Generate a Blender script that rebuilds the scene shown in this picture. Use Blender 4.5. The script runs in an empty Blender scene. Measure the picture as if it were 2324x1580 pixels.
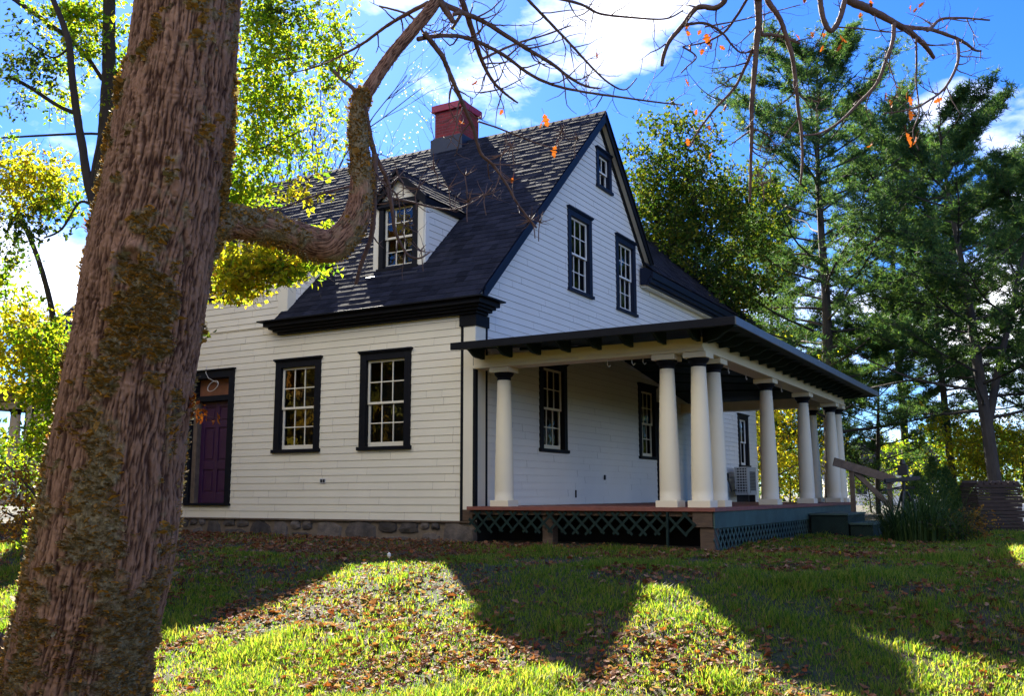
import bpy, math, random
import numpy as np
from mathutils import Vector, Matrix
R = math.radians
random.seed(7); rng = np.random.default_rng(7)
sc = bpy.context.scene; COL = sc.collection

# ---------------------------------------------------------------- camera, world, sun, exposure
CAM = Vector((9.5584, -14.7651, 0.4711)); YAW, PITCH, ROLL = 0.5214, 0.1521, -0.0021
fw = Vector((-math.sin(YAW)*math.cos(PITCH), math.cos(YAW)*math.cos(PITCH), math.sin(PITCH)))
r0 = Vector((math.cos(YAW), math.sin(YAW), 0)); u0 = r0.cross(fw)
rt = r0*math.cos(ROLL)+u0*math.sin(ROLL); up = -r0*math.sin(ROLL)+u0*math.cos(ROLL)
cd = bpy.data.cameras.new('camera'); cam = bpy.data.objects.new('camera', cd); COL.objects.link(cam)
cam.matrix_world = Matrix(((rt.x, up.x, -fw.x, CAM.x), (rt.y, up.y, -fw.y, CAM.y), (rt.z, up.z, -fw.z, CAM.z), (0, 0, 0, 1)))
cd.lens = 36*3116.77/3336; cd.clip_end = 2000; sc.camera = cam
def at(u, v, Y):
    "point at depth Y seen at (u, v) of a 2324 px wide view: used to measure where things stand"
    return CAM + (fw*2171.2 + rt*(u-1162) - up*(v-790))*(Y/2171.2)
SUN_EL, SUN_AZ = R(35.05), R(44.8)          # azimuth from +y towards -x
world = bpy.data.worlds.new("World"); sc.world = world; world.use_nodes = True
nt = world.node_tree; bg = nt.nodes['Background']
sky = nt.nodes.new('ShaderNodeTexSky'); sky.sky_type = 'NISHITA'; sky.sun_disc = False
sky.sun_elevation = SUN_EL; sky.sun_rotation = -SUN_AZ; sky.altitude = 50; sky.air_density = 1.0; sky.dust_density = 0.25; sky.ozone_density = 2.6
hs = nt.nodes.new('ShaderNodeHueSaturation'); hs.inputs['Saturation'].default_value = 1.3
nt.links.new(sky.outputs[0], hs.inputs['Color'])
tcw = nt.nodes.new('ShaderNodeTexCoord'); mpw = nt.nodes.new('ShaderNodeMapping'); mpw.inputs['Scale'].default_value = (1, 1, 2.2)
mpw.inputs['Location'].default_value = (0.45, 0.2, 0.0)
nzw = nt.nodes.new('ShaderNodeTexNoise'); nzw.inputs['Scale'].default_value = 5.5; nzw.inputs['Detail'].default_value = 8; nzw.inputs['Roughness'].default_value = .56
rpw = nt.nodes.new('ShaderNodeValToRGB'); rpw.color_ramp.elements[0].position = .63; rpw.color_ramp.elements[1].position = .95
nt.links.new(tcw.outputs['Generated'], mpw.inputs[0]); nt.links.new(mpw.outputs[0], nzw.inputs['Vector'])
acc = None      # banks of cloud by direction, seen ones and unseen ones added as fill light: (azimuth from +y towards -x, elevation, half width, weight)
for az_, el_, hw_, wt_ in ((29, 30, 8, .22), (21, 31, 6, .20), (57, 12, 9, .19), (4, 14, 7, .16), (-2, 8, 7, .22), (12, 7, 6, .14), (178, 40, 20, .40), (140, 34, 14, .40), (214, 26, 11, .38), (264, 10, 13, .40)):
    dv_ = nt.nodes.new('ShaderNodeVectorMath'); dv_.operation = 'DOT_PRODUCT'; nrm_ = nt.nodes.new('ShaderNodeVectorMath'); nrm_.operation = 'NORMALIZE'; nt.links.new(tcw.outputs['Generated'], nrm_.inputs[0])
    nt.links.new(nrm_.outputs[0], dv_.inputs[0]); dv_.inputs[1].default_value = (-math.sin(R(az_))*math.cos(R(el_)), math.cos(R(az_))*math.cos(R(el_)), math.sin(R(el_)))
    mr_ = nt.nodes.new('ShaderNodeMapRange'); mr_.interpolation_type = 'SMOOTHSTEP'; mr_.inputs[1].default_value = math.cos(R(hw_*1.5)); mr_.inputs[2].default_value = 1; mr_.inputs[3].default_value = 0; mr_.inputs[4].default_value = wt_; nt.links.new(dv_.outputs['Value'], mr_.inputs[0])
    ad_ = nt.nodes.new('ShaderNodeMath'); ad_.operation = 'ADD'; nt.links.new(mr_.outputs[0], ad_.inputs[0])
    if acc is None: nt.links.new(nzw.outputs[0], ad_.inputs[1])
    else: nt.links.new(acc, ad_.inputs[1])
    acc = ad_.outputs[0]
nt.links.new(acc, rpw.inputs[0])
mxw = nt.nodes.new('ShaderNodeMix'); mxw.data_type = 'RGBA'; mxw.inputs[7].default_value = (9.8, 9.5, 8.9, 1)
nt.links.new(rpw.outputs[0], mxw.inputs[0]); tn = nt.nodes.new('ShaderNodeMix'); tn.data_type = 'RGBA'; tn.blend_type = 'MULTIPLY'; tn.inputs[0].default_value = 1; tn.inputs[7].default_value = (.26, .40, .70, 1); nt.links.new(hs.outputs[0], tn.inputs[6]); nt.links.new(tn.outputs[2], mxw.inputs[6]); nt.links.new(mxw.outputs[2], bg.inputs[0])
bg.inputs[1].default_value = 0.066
sl = bpy.data.lights.new('sun', 'SUN'); sl.energy = 4.6; sl.angle = R(.53); sl.color = (1, .93, .8)
so = bpy.data.objects.new('sun', sl); COL.objects.link(so)
SUND = Vector((-math.sin(SUN_AZ)*math.cos(SUN_EL), math.cos(SUN_AZ)*math.cos(SUN_EL), math.sin(SUN_EL)))
so.rotation_euler = SUND.to_track_quat('Z', 'Y').to_euler(); so.location = SUND*60
sc.view_settings.view_transform = 'Standard'; sc.view_settings.look = 'None'; sc.view_settings.gamma = 1; sc.view_settings.exposure = 2.5
sc.cycles.max_bounces = 8; sc.cycles.transparent_max_bounces = 16; sc.cycles.caustics_reflective = False; sc.cycles.caustics_refractive = False

# ---------------------------------------------------------------- helpers
class MB:
    "collects vertices and faces; build() links them as one mesh object"
    def __init__(s): s.mi = set(); s.v = []; s.f = []; s.n = 0; s.av = []; s.af = []; s.smooth_f = 0
    def add(s, vs, fs):
        b = s.n; s.v.extend([tuple(p) for p in vs]); s.f.extend([tuple(i+b for i in f) for f in fs]); s.n += len(vs); return s
    def arr(s, V, F):
        "big numpy blocks: V (n,3), F (m,k)"
        s.av.append(np.asarray(V, np.float32)); s.af.append(np.asarray(F, np.int64)); return s
    def box(s, a, b):
        x0, x1 = sorted((a[0], b[0])); y0, y1 = sorted((a[1], b[1])); z0, z1 = sorted((a[2], b[2]))
        return s.add([(x0,y0,z0),(x1,y0,z0),(x1,y1,z0),(x0,y1,z0),(x0,y0,z1),(x1,y0,z1),(x1,y1,z1),(x0,y1,z1)],
                     [(0,3,2,1),(4,5,6,7),(0,1,5,4),(1,2,6,5),(2,3,7,6),(3,0,4,7)])
    def bar(s, p, q, w, h, upv=(0,0,1)):
        "square bar from p to q: w across, h along upv"
        p, q = Vector(p), Vector(q); d = (q-p).normalized(); upv = Vector(upv); x = d.cross(upv).normalized(); y = x.cross(d).normalized()
        c = [x*w*a/2+y*h*b/2 for a, b in ((-1,-1),(1,-1),(1,1),(-1,1))]
        return s.add([p+k for k in c]+[q+k for k in c], [(0,1,2,3),(7,6,5,4),(0,4,5,1),(1,5,6,2),(2,6,7,3),(3,7,4,0)])
    def prism(s, poly, d):
        "polygon (3-D points) pushed along vector d"
        n = len(poly); P = [Vector(p) for p in poly]; Q = [p+Vector(d) for p in P]
        return s.add(P+Q, [tuple(range(n))[::-1], tuple(range(n, 2*n))]+[(i, (i+1) % n, n+(i+1) % n, n+i) for i in range(n)])
    def lathe(s, prof, c, n=28):
        vs = []; fs = []
        for r, z in prof:
            for k in range(n):
                a = 2*math.pi*k/n; vs.append((c[0]+r*math.cos(a), c[1]+r*math.sin(a), c[2]+z))
        for i in range(len(prof)-1):
            for k in range(n): fs.append((i*n+k, i*n+(k+1) % n, (i+1)*n+(k+1) % n, (i+1)*n+k))
        fs.append(tuple(range(n))[::-1]); fs.append(tuple(range((len(prof)-1)*n, len(prof)*n)))
        return s.add(vs, fs)
    def tube(s, pts, rad, n=7, bump=0.0):
        pts = [Vector(p) for p in pts]; m = len(pts)
        if not hasattr(rad, '__len__'): rad = [rad]*m
        vs = []; x = None
        for i, p in enumerate(pts):
            d = (pts[min(i+1, m-1)]-pts[max(i-1, 0)])
            d = d.normalized() if d.length > 1e-9 else Vector((0, 0, 1))
            if x is None: x = d.orthogonal().normalized()
            else:
                x = x-d*x.dot(d); x = x.normalized() if x.length > 1e-6 else d.orthogonal().normalized()
            y = d.cross(x)
            for k in range(n):
                a = 2*math.pi*k/n; r = rad[i]*(1+bump*random.uniform(-1, 1)); vs.append(p+x*(r*math.cos(a))+y*(r*math.sin(a)))
        fs = [(i*n+k, i*n+(k+1) % n, (i+1)*n+(k+1) % n, (i+1)*n+k) for i in range(m-1) for k in range(n)]
        fs.append(tuple(range(n))[::-1]); fs.append(tuple(range((m-1)*n, m*n)))
        return s.add(vs, fs)
    def build(s, name, mat, parent=None, smooth=False, bevel=0):
        me = bpy.data.meshes.new(name)
        V = [np.asarray(s.v, np.float32).reshape(-1, 3)]; off = s.n; lt = [len(f) for f in s.f]; li = [i for f in s.f for i in f]
        LT = [np.asarray(lt, np.int64)]; LI = [np.asarray(li, np.int64)]
        for av, af in zip(s.av, s.af):
            V.append(av); LI.append((af+off).ravel()); LT.append(np.full(len(af), af.shape[1], np.int64)); off += len(av)
        V = np.concatenate(V); LT = np.concatenate(LT); LI = np.concatenate(LI)
        me.vertices.add(len(V)); me.vertices.foreach_set('co', V.ravel())
        me.loops.add(len(LI)); me.loops.foreach_set('vertex_index', LI.astype(np.int32))
        me.polygons.add(len(LT)); st = np.concatenate([[0], np.cumsum(LT)[:-1]]).astype(np.int32)
        me.polygons.foreach_set('loop_start', st); me.polygons.foreach_set('loop_total', LT.astype(np.int32))
        me.polygons.foreach_set('use_smooth', np.full(len(LT), bool(smooth)))
        me.update(calc_edges=True); me.validate()
        if mat: me.materials.append(mat)
        if s.mi:
            me.materials.append(M['lap']); a_ = np.zeros(len(LT), np.int32); a_[list(s.mi)] = 1; me.polygons.foreach_set('material_index', a_)
        o = bpy.data.objects.new(name, me); COL.objects.link(o)
        for k_, v_ in getattr(s, 'attr', {}).items(): me.attributes.new(k_, 'FLOAT', 'POINT').data.foreach_set('value', np.asarray(v_, np.float32))
        if parent: o.parent = parent
        if bevel:
            b = o.modifiers.new('bevel', 'BEVEL'); b.width = bevel; b.segments = 2; b.limit_method = 'ANGLE'
        return o
def tag(o, label, cat, group=None, kind=None):
    if label: o['label'] = label
    if cat: o['category'] = cat
    if group: o['group'] = group
    if kind: o['kind'] = kind
    return o
def thing(name, label, cat, loc=(0, 0, 0), group=None):
    o = bpy.data.objects.new(name, None); COL.objects.link(o); o.location = loc; o.empty_display_size = .2
    return tag(o, label, cat, group)
def rel(o, ch):
    "parent meshes already in world space to an Empty that stands somewhere"
    for c in ch: c.parent = o; c.matrix_parent_inverse = Matrix.Translation(-Vector(o.location))
def copy_part(o, parent, loc=None):
    c = o.copy(); COL.objects.link(c); c.parent = parent
    if loc is not None: c.location = loc
    for k in o.children: copy_part(k, c)
    return c
def vnoise(P, seed=0):
    "smooth value noise, P (n,3) -> -1..1"
    P = np.asarray(P, np.float64); I = np.floor(P).astype(np.int64); F = P-I; F = F*F*(3-2*F)
    def h(ix, iy, iz):
        n = (ix*73856093) ^ (iy*19349663) ^ (iz*83492791) ^ (seed*2654435)
        n = (n ^ (n >> 13))*1274126177 & 0xffffffff
        return ((n ^ (n >> 16)) & 0xffff)/32767.5-1
    o = 0
    for dx in (0, 1):
        for dy in (0, 1):
            for dz in (0, 1):
                w = (F[:, 0] if dx else 1-F[:, 0])*(F[:, 1] if dy else 1-F[:, 1])*(F[:, 2] if dz else 1-F[:, 2])
                o = o+w*h(I[:, 0]+dx, I[:, 1]+dy, I[:, 2]+dz)
    return o
def fbm(P, seed=0, oct=4):
    P = np.asarray(P, np.float64); return sum(vnoise(P*2**k+k*7.3, seed+k)/2**k for k in range(oct))

# ---------------------------------------------------------------- materials
def nmat(name):
    m = bpy.data.materials.new(name); m.use_nodes = True; t = m.node_tree; return m, t, t.nodes['Principled BSDF']
def P(name, col, rough=.6, var=.12, scale=6.0, bump=0.0, bscale=40.0, stretch=(1, 1, 1), spec=.5, col2=None, fine=.06, isl=0.0):
    "principled with two scales of noise in the colour (and bump)"
    m, t, b = nmat(name); N = t.nodes; L = t.links
    tc = N.new('ShaderNodeTexCoord'); mp = N.new('ShaderNodeMapping'); mp.inputs['Scale'].default_value = stretch; L.new(tc.outputs['Object'], mp.inputs[0])
    nz = N.new('ShaderNodeTexNoise'); nz.inputs['Scale'].default_value = scale; nz.inputs['Detail'].default_value = 6; nz.inputs['Roughness'].default_value = .62; L.new(mp.outputs[0], nz.inputs['Vector'])
    rp = N.new('ShaderNodeValToRGB'); rp.color_ramp.elements[0].position = .28; rp.color_ramp.elements[1].position = .72
    c1 = [max(0, c*(1-var)) for c in col]; c2 = list(col2) if col2 else [min(1, c*(1+var)) for c in col]
    rp.color_ramp.elements[0].color = (*c1, 1); rp.color_ramp.elements[1].color = (*c2, 1); L.new(nz.outputs[0], rp.inputs[0])
    last = rp.outputs[0]
    if isl:
        g = N.new('ShaderNodeNewGeometry'); mr = N.new('ShaderNodeMapRange'); mr.inputs[3].default_value = 1-isl; mr.inputs[4].default_value = 1+isl; L.new(g.outputs['Random Per Island'], mr.inputs[0])
        h = N.new('ShaderNodeHueSaturation'); L.new(last, h.inputs['Color']); L.new(mr.outputs[0], h.inputs['Value']); last = h.outputs[0]
    L.new(last, b.inputs['Base Color']); b.inputs['Roughness'].default_value = rough
    b.inputs['Specular IOR Level'].default_value = spec
    if bump:
        n2 = N.new('ShaderNodeTexNoise'); n2.inputs['Scale'].default_value = bscale; n2.inputs['Detail'].default_value = 5; L.new(mp.outputs[0], n2.inputs['Vector'])
        bp = N.new('ShaderNodeBump'); bp.inputs['Strength'].default_value = bump; bp.inputs['Distance'].default_value = .02; L.new(n2.outputs[0], bp.inputs['Height']); L.new(bp.outputs[0], b.inputs['Normal'])
    return m
def leafmat(name, cols, trans=.45, rough=.6, spec=.08, gain=1.6):
    "thin leaf: each island its own colour from cols, light comes through"
    m, t, b = nmat(name); N = t.nodes; L = t.links
    g = N.new('ShaderNodeNewGeometry'); rp = N.new('ShaderNodeValToRGB'); rp.color_ramp.interpolation = 'LINEAR'
    e = rp.color_ramp.elements; k = len(cols)
    while len(e) < k: e.new(.5)
    for i, c in enumerate(cols): e[i].position = i/(k-1); e[i].color = (*c, 1)
    L.new(g.outputs['Random Per Island'], rp.inputs[0]); L.new(rp.outputs[0], b.inputs['Base Color'])
    b.inputs['Roughness'].default_value = rough; b.inputs['Specular IOR Level'].default_value = spec
    tr = N.new('ShaderNodeBsdfTranslucent'); mu = N.new('ShaderNodeMix'); mu.data_type = 'RGBA'; mu.blend_type = 'MULTIPLY'; mu.inputs[0].default_value = 1
    L.new(rp.outputs[0], mu.inputs[6]); mu.inputs[7].default_value = (gain, gain*1.02, gain*.55, 1); mu.clamp_result = False; L.new(mu.outputs[2], tr.inputs[0])
    mx = N.new('ShaderNodeMixShader'); mx.inputs[0].default_value = trans; L.new(b.outputs[0], mx.inputs[1]); L.new(tr.outputs[0], mx.inputs[2]); L.new(mx.outputs[0], N['Material Output'].inputs[0])
    return m
M = {}
M['cream'] = P('house_paint_warm_tint', (.83, .755, .57), .6, .04, 1.2, .03, 60, isl=.02, spec=.25)  # house paint with the front's warm light put into its colour
M['white'] = P('house_paint_cool_tint', (.84, .81, .72), .6, .03, 1.2, .03, 60, isl=.015, spec=.25)  # same house paint, made whiter for the side under open sky light
M['colm'] = P('column_paint', (.84, .74, .52), .5, .03, 2.0, .03, 30, spec=.3)
M['black'] = P('black_trim_paint', (.007, .0075, .010), .55, .25, 4, .05, 60, spec=.14)
M['navy'] = P('dark_blue_black_paint', (.006, .012, .030), .5, .2, 4, .05, 60, spec=.22)
M['green'] = P('dark_green_paint', (.010, .024, .019), .65, .3, 5, .1, 60, spec=.2)
M['skirt'] = P('weathered_green_paint', (.045, .085, .066), .6, .35, 3, .2, 50)
M['deckred'] = P('red_brown_deck_paint', (.23, .075, .05), .55, .2, 5, .1, 40)
M['rawwood'] = P('raw_wood', (.10, .062, .036), .8, .35, 5, .3, 40, (1, 1, 6))
M['greywood'] = P('weathered_wood', (.15, .105, .07), .85, .35, 8, .3, 40)
M['shingle'] = P('asphalt_shingle', (.021, .022, .030), .9, .2, 9, .4, 160, isl=.4, spec=.06)
M['metal'] = P('dark_flashing', (.008, .012, .028), .5, .2, 6)
M['drip'] = P('grey_metal_edge', (.10, .115, .13), .4, .2, 5)
M['door'] = P('purple_door_paint', (.045, .012, .05), .4, .15, 5)
M['capred'] = P('red_cap', (.34, .018, .045), .5, .2, 5, .2, 50)
M['ply'] = P('plywood', (.22, .085, .04), .7, .25, 5)
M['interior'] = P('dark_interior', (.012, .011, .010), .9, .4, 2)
M['plastic'] = P('white_plastic', (.6, .6, .58), .45, .05, 4)
M['cable'] = P('white_cable', (.55, .5, .42), .5, .1, 4)
M['acmet'] = P('beige_metal', (.42, .42, .38), .45, .06, 3)
M['stone'] = P('field_stone', (.055, .05, .047), .9, .4, 4.0, .9, 22, isl=.55, col2=(.17, .135, .105))
M['mortar'] = P('mortar', (.17, .13, .09), .9, .25, 8, .5, 50)
M['dark'] = P('black_metal', (.012, .012, .013), .5, .2, 5)
M['pole'] = M['dark']
M['barkf'] = P('twig_bark', (.10, .055, .042), .8, .4, 8, .3, 60, col2=(.17, .11, .09))
M['barkd'] = P('dark_bark', (.035, .026, .02), .9, .35, 9, .6, 30, (1, 1, .25))
M['barkp'] = P('pine_bark', (.04, .034, .03), .9, .4, 7, .8, 22, (1, 1, .3))
M['barkg'] = P('grey_bark', (.10, .085, .075), .9, .3, 9, .5, 30, (1, 1, .3))
M['deadwood'] = P('rotting_wood', (.10, .06, .035), .9, .5, 6, .6, 25, (1, 1, .2))
M['board'] = P('old_stacked_boards', (.035, .022, .018), .85, .4, 6, .4, 30, isl=.45)
# brick
def brickmat(name):
    m, t, b = nmat(name); N = t.nodes; L = t.links
    tc = N.new('ShaderNodeTexCoord'); sp = N.new('ShaderNodeSeparateXYZ'); L.new(tc.outputs['Object'], sp.inputs[0])
    ad = N.new('ShaderNodeMath'); ad.operation = 'ADD'; L.new(sp.outputs[0], ad.inputs[0]); L.new(sp.outputs[1], ad.inputs[1])
    cb = N.new('ShaderNodeCombineXYZ'); L.new(ad.outputs[0], cb.inputs[0]); L.new(sp.outputs[2], cb.inputs[1])
    br = N.new('ShaderNodeTexBrick'); br.inputs['Scale'].default_value = 1; br.inputs['Brick Width'].default_value = .21; br.inputs['Row Height'].default_value = .075; br.inputs['Mortar Size'].default_value = .007
    br.inputs['Color1'].default_value = (.27, .022, .022, 1); br.inputs['Color2'].default_value = (.15, .015, .018, 1); br.inputs['Mortar'].default_value = (.19, .07, .065, 1)
    L.new(cb.outputs[0], br.inputs[0]); L.new(br.outputs[0], b.inputs['Base Color']); b.inputs['Roughness'].default_value = .85
    bp = N.new('ShaderNodeBump'); bp.inputs['Strength'].default_value = .6; bp.inputs['Distance'].default_value = .012; bp.invert = True; L.new(br.outputs['Fac'], bp.inputs['Height']); L.new(bp.outputs[0], b.inputs['Normal'])
    return m
M['lap'] = P('brown_lap_edge', (.13, .085, .05), .8, .3, 8)  # brown on the undersides and ends of the boards
M['brick'] = brickmat('red_brick')
def glassmat():
    m, t, b = nmat('window_glass'); N = t.nodes; L = t.links; N.remove(b)
    gl = N.new('ShaderNodeBsdfGlossy'); gl.inputs['Roughness'].default_value = .02
    tr = N.new('ShaderNodeBsdfTransparent'); tr.inputs[0].default_value = (.82, .85, .84, 1)
    fr = N.new('ShaderNodeFresnel'); fr.inputs[0].default_value = 1.6
    mr = N.new('ShaderNodeMapRange'); mr.inputs[3].default_value = .06; mr.inputs[4].default_value = 1.0; L.new(fr.outputs[0], mr.inputs[0])
    tc = N.new('ShaderNodeTexCoord'); nz = N.new('ShaderNodeTexNoise'); nz.inputs['Scale'].default_value = 5; L.new(tc.outputs['Object'], nz.inputs[0])
    bp = N.new('ShaderNodeBump'); bp.inputs['Strength'].default_value = .12; bp.inputs['Distance'].default_value = .02; L.new(nz.outputs[0], bp.inputs['Height']); L.new(bp.outputs[0], gl.inputs['Normal'])
    mx = N.new('ShaderNodeMixShader'); L.new(mr.outputs[0], mx.inputs[0]); L.new(tr.outputs[0], mx.inputs[1]); L.new(gl.outputs[0], mx.inputs[2]); L.new(mx.outputs[0], N['Material Output'].inputs[0])
    return m
M['glass'] = glassmat()
def groundmat():
    m, t, b = nmat('lawn_soil'); N = t.nodes; L = t.links
    tc = N.new('ShaderNodeTexCoord')
    def nz(s, d=6):
        n = N.new('ShaderNodeTexNoise'); n.inputs['Scale'].default_value = s; n.inputs['Detail'].default_value = d; L.new(tc.outputs['Object'], n.inputs['Vector']); return n
    a = nz(.9); rp = N.new('ShaderNodeValToRGB'); rp.color_ramp.elements[0].position = .42; rp.color_ramp.elements[1].position = .6
    rp.color_ramp.elements[0].color = (.022, .030, .009, 1); rp.color_ramp.elements[1].color = (.048, .032, .017, 1); L.new(a.outputs[0], rp.inputs[0])
    c = nz(24); r2 = N.new('ShaderNodeValToRGB'); r2.color_ramp.elements[0].color = (.5, .5, .5, 1); r2.color_ramp.elements[1].color = (1.5, 1.45, 1.3, 1); L.new(c.outputs[0], r2.inputs[0])
    mu = N.new('ShaderNodeMix'); mu.data_type = 'RGBA'; mu.blend_type = 'MULTIPLY'; mu.inputs[0].default_value = 1; L.new(rp.outputs[0], mu.inputs[6]); L.new(r2.outputs[0], mu.inputs[7]); L.new(mu.outputs[2], b.inputs['Base Color'])
    b.inputs['Roughness'].default_value = .95
    bp = N.new('ShaderNodeBump'); bp.inputs['Strength'].default_value = .8; bp.inputs['Distance'].default_value = .03; d = nz(40); L.new(d.outputs[0], bp.inputs['Height']); L.new(bp.outputs[0], b.inputs['Normal'])
    return m
M['ground'] = groundmat()
M['grass'] = leafmat('grass_blade', [(.035, .09, .010), (.075, .145, .013), (.15, .20, .018), (.26, .22, .05), (.05, .11, .012), (.20, .23, .02)], .60, .55, .2, 2.2)
M['litter'] = leafmat('dry_leaf', [(.09, .035, .018), (.20, .080, .035), (.27, .12, .05), (.14, .030, .014), (.36, .22, .13), (.06, .028, .016), (.28, .085, .02)], .3, .7, .2, 1.5)
M['lgreen'] = leafmat('maple_leaf_green', [(.06, .13, .012), (.10, .19, .014), (.17, .25, .016), (.26, .28, .016), (.07, .14, .012), (.34, .27, .016)], .62, gain=2.1)
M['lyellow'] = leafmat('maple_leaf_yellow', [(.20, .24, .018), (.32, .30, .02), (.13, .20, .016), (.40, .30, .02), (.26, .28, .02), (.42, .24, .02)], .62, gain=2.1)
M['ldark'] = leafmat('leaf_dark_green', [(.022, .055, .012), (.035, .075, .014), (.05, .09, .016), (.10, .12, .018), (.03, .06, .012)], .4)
M['lmaple'] = leafmat('maple_leaf_mixed', [(.022, .055, .010), (.04, .085, .012), (.075, .12, .014), (.18, .17, .016), (.028, .065, .010), (.05, .09, .012)], .42)
M['lorange'] = leafmat('orange_leaf', [(.32, .085, .015), (.42, .13, .02), (.24, .055, .014), (.36, .10, .016)], .45, gain=1.2)
M['lrust'] = leafmat('rust_leaf', [(.26, .10, .02), (.36, .18, .03), (.20, .12, .02), (.30, .22, .03)], .3, gain=.8)
M['lwood'] = leafmat('autumn_wood_leaf', [(.22, .09, .014), (.28, .17, .025), (.12, .13, .02), (.34, .24, .04), (.08, .10, .014)], .25)
M['needle'] = leafmat('pine_needle', [(.024, .065, .032), (.04, .095, .038), (.065, .125, .036), (.11, .165, .04), (.028, .078, .045)], .42)
M['iris'] = leafmat('strap_leaf', [(.018, .042, .014), (.028, .06, .018), (.05, .08, .02), (.022, .05, .016)], .3, .5, .15)
M['lichen'] = leafmat('lichen_lobe', [(.23, .165, .065), (.50, .27, .05), (.15, .11, .05), (.30, .26, .15), (.66, .34, .055), (.19, .12, .04), (.40, .37, .26), (.42, .22, .05)], .18, .7, .2, 1.2)
def barkmat():
    m, t, b = nmat('maple_bark'); N = t.nodes; L = t.links
    def att(n): a = N.new('ShaderNodeAttribute'); a.attribute_name = n; return a.outputs['Fac']
    tc = N.new('ShaderNodeTexCoord'); mp = N.new('ShaderNodeMapping'); mp.inputs['Scale'].default_value = (1, 1, .2); L.new(tc.outputs['Object'], mp.inputs[0])
    def nz(s, src, d=6):
        n = N.new('ShaderNodeTexNoise'); n.inputs['Scale'].default_value = s; n.inputs['Detail'].default_value = d; n.inputs['Roughness'].default_value = .7; L.new(src, n.inputs['Vector']); return n.outputs[0]
    def ramp(src, *st):
        r_ = N.new('ShaderNodeValToRGB'); e = r_.color_ramp.elements
        while len(e) < len(st): e.new(.5)
        for i, (p_, c) in enumerate(st): e[i].position = p_; e[i].color = (*c, 1)
        L.new(src, r_.inputs[0]); return r_.outputs[0]
    def mix(f, a, c, bt='MIX'):
        x = N.new('ShaderNodeMix'); x.data_type = 'RGBA'; x.blend_type = bt
        if isinstance(f, float): x.inputs[0].default_value = f
        else: L.new(f, x.inputs[0])
        L.new(a, x.inputs[6]); L.new(c, x.inputs[7]); return x.outputs[2]
    n1 = nz(40, mp.outputs[0]); nb = nz(1.6, tc.outputs['Object'], 4); n3 = nz(60, tc.outputs['Object'])
    outer = mix(nb, ramp(n1, (.25, (.19, .092, .055)), (.75, (.42, .245, .16))), ramp(n1, (.25, (.22, .12, .075)), (.75, (.46, .29, .19))))
    wood = mix(att('plate'), ramp(n1, (.2, (.03, .015, .010)), (.8, (.085, .04, .027))), outer)
    lic = mix(nz(5, tc.outputs['Object'], 3), ramp(n3, (.35, (.09, .065, .028)), (.68, (.34, .24, .09))), ramp(n3, (.35, (.12, .11, .065)), (.68, (.40, .38, .28))))
    L.new(mix(att('lich'), wood, lic), b.inputs['Base Color'])
    b.inputs['Roughness'].default_value = .9; b.inputs['Specular IOR Level'].default_value = .15
    bp = N.new('ShaderNodeBump'); bp.inputs['Strength'].default_value = .8; bp.inputs['Distance'].default_value = .008; L.new(n1, bp.inputs['Height'])
    b2 = N.new('ShaderNodeBump'); b2.inputs['Strength'].default_value = .6; b2.inputs['Distance'].default_value = .008; L.new(n3, b2.inputs['Height']); L.new(bp.outputs[0], b2.inputs['Normal']); L.new(b2.outputs[0], b.inputs['Normal'])
    return m
M['bark'] = barkmat()

# ---------------------------------------------------------------- ground
def g0(x, y):
    x = np.asarray(x, float); y = np.asarray(y, float)
    sd = np.maximum(0, -4.6+.25*np.clip(x-3, 0, 9)+.15*np.clip(x-6, 0, 5)-y); z = -.38-.95*(1-np.exp(-(sd/3.6)**1.6))-.07*np.clip(x-6, 0, 6)*np.clip(-(y+1)/3, 0, 1)
    z = z+.14*np.exp(-((x+13)/7.0)**2-((y+2)/5.0)**2)
    far = np.maximum(0, np.hypot(x, y)-45); return z-.0*far
def gz(x, y):
    x = np.asarray(x, float); y = np.asarray(y, float); sh = np.broadcast(x, y).shape; X = np.broadcast_to(x, sh).ravel(); Y = np.broadcast_to(y, sh).ravel()
    p = np.stack([X, Y, X*0], 1)
    return (g0(X, Y)+.03*vnoise(p*.8, 3)+.014*vnoise(p*3.1, 5)).reshape(sh)
def G(x, y): return float(gz(np.array([x]), np.array([y]))[0])
def axis(a, b, lo, hi, st):
    c = [lo]; 
    while c[-1] > a: c.append(c[-1]-max(st, (lo-c[-1])*.25+st))
    d = [hi]
    while d[-1] < b: d.append(d[-1]+max(st, (d[-1]-hi)*.25+st))
    return np.array(sorted(set(c+list(np.arange(lo, hi, st))+d)))
ax = axis(-700, 700, -16, 16, .14); ay = axis(-300, 900, -15, 14, .14)
GX, GY = np.meshgrid(ax, ay); GZ = gz(GX, GY); nx, ny = len(ax), len(ay)
idx = np.arange(nx*ny).reshape(ny, nx); Fq = np.stack([idx[:-1, :-1], idx[:-1, 1:], idx[1:, 1:], idx[1:, :-1]], -1).reshape(-1, 4)
o = MB().arr(np.stack([GX, GY, GZ], -1).reshape(-1, 3), Fq).build('ground', M['ground'], smooth=True); tag(o, 'lawn sloping gently up to the house', 'lawn', kind='structure')

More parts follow.
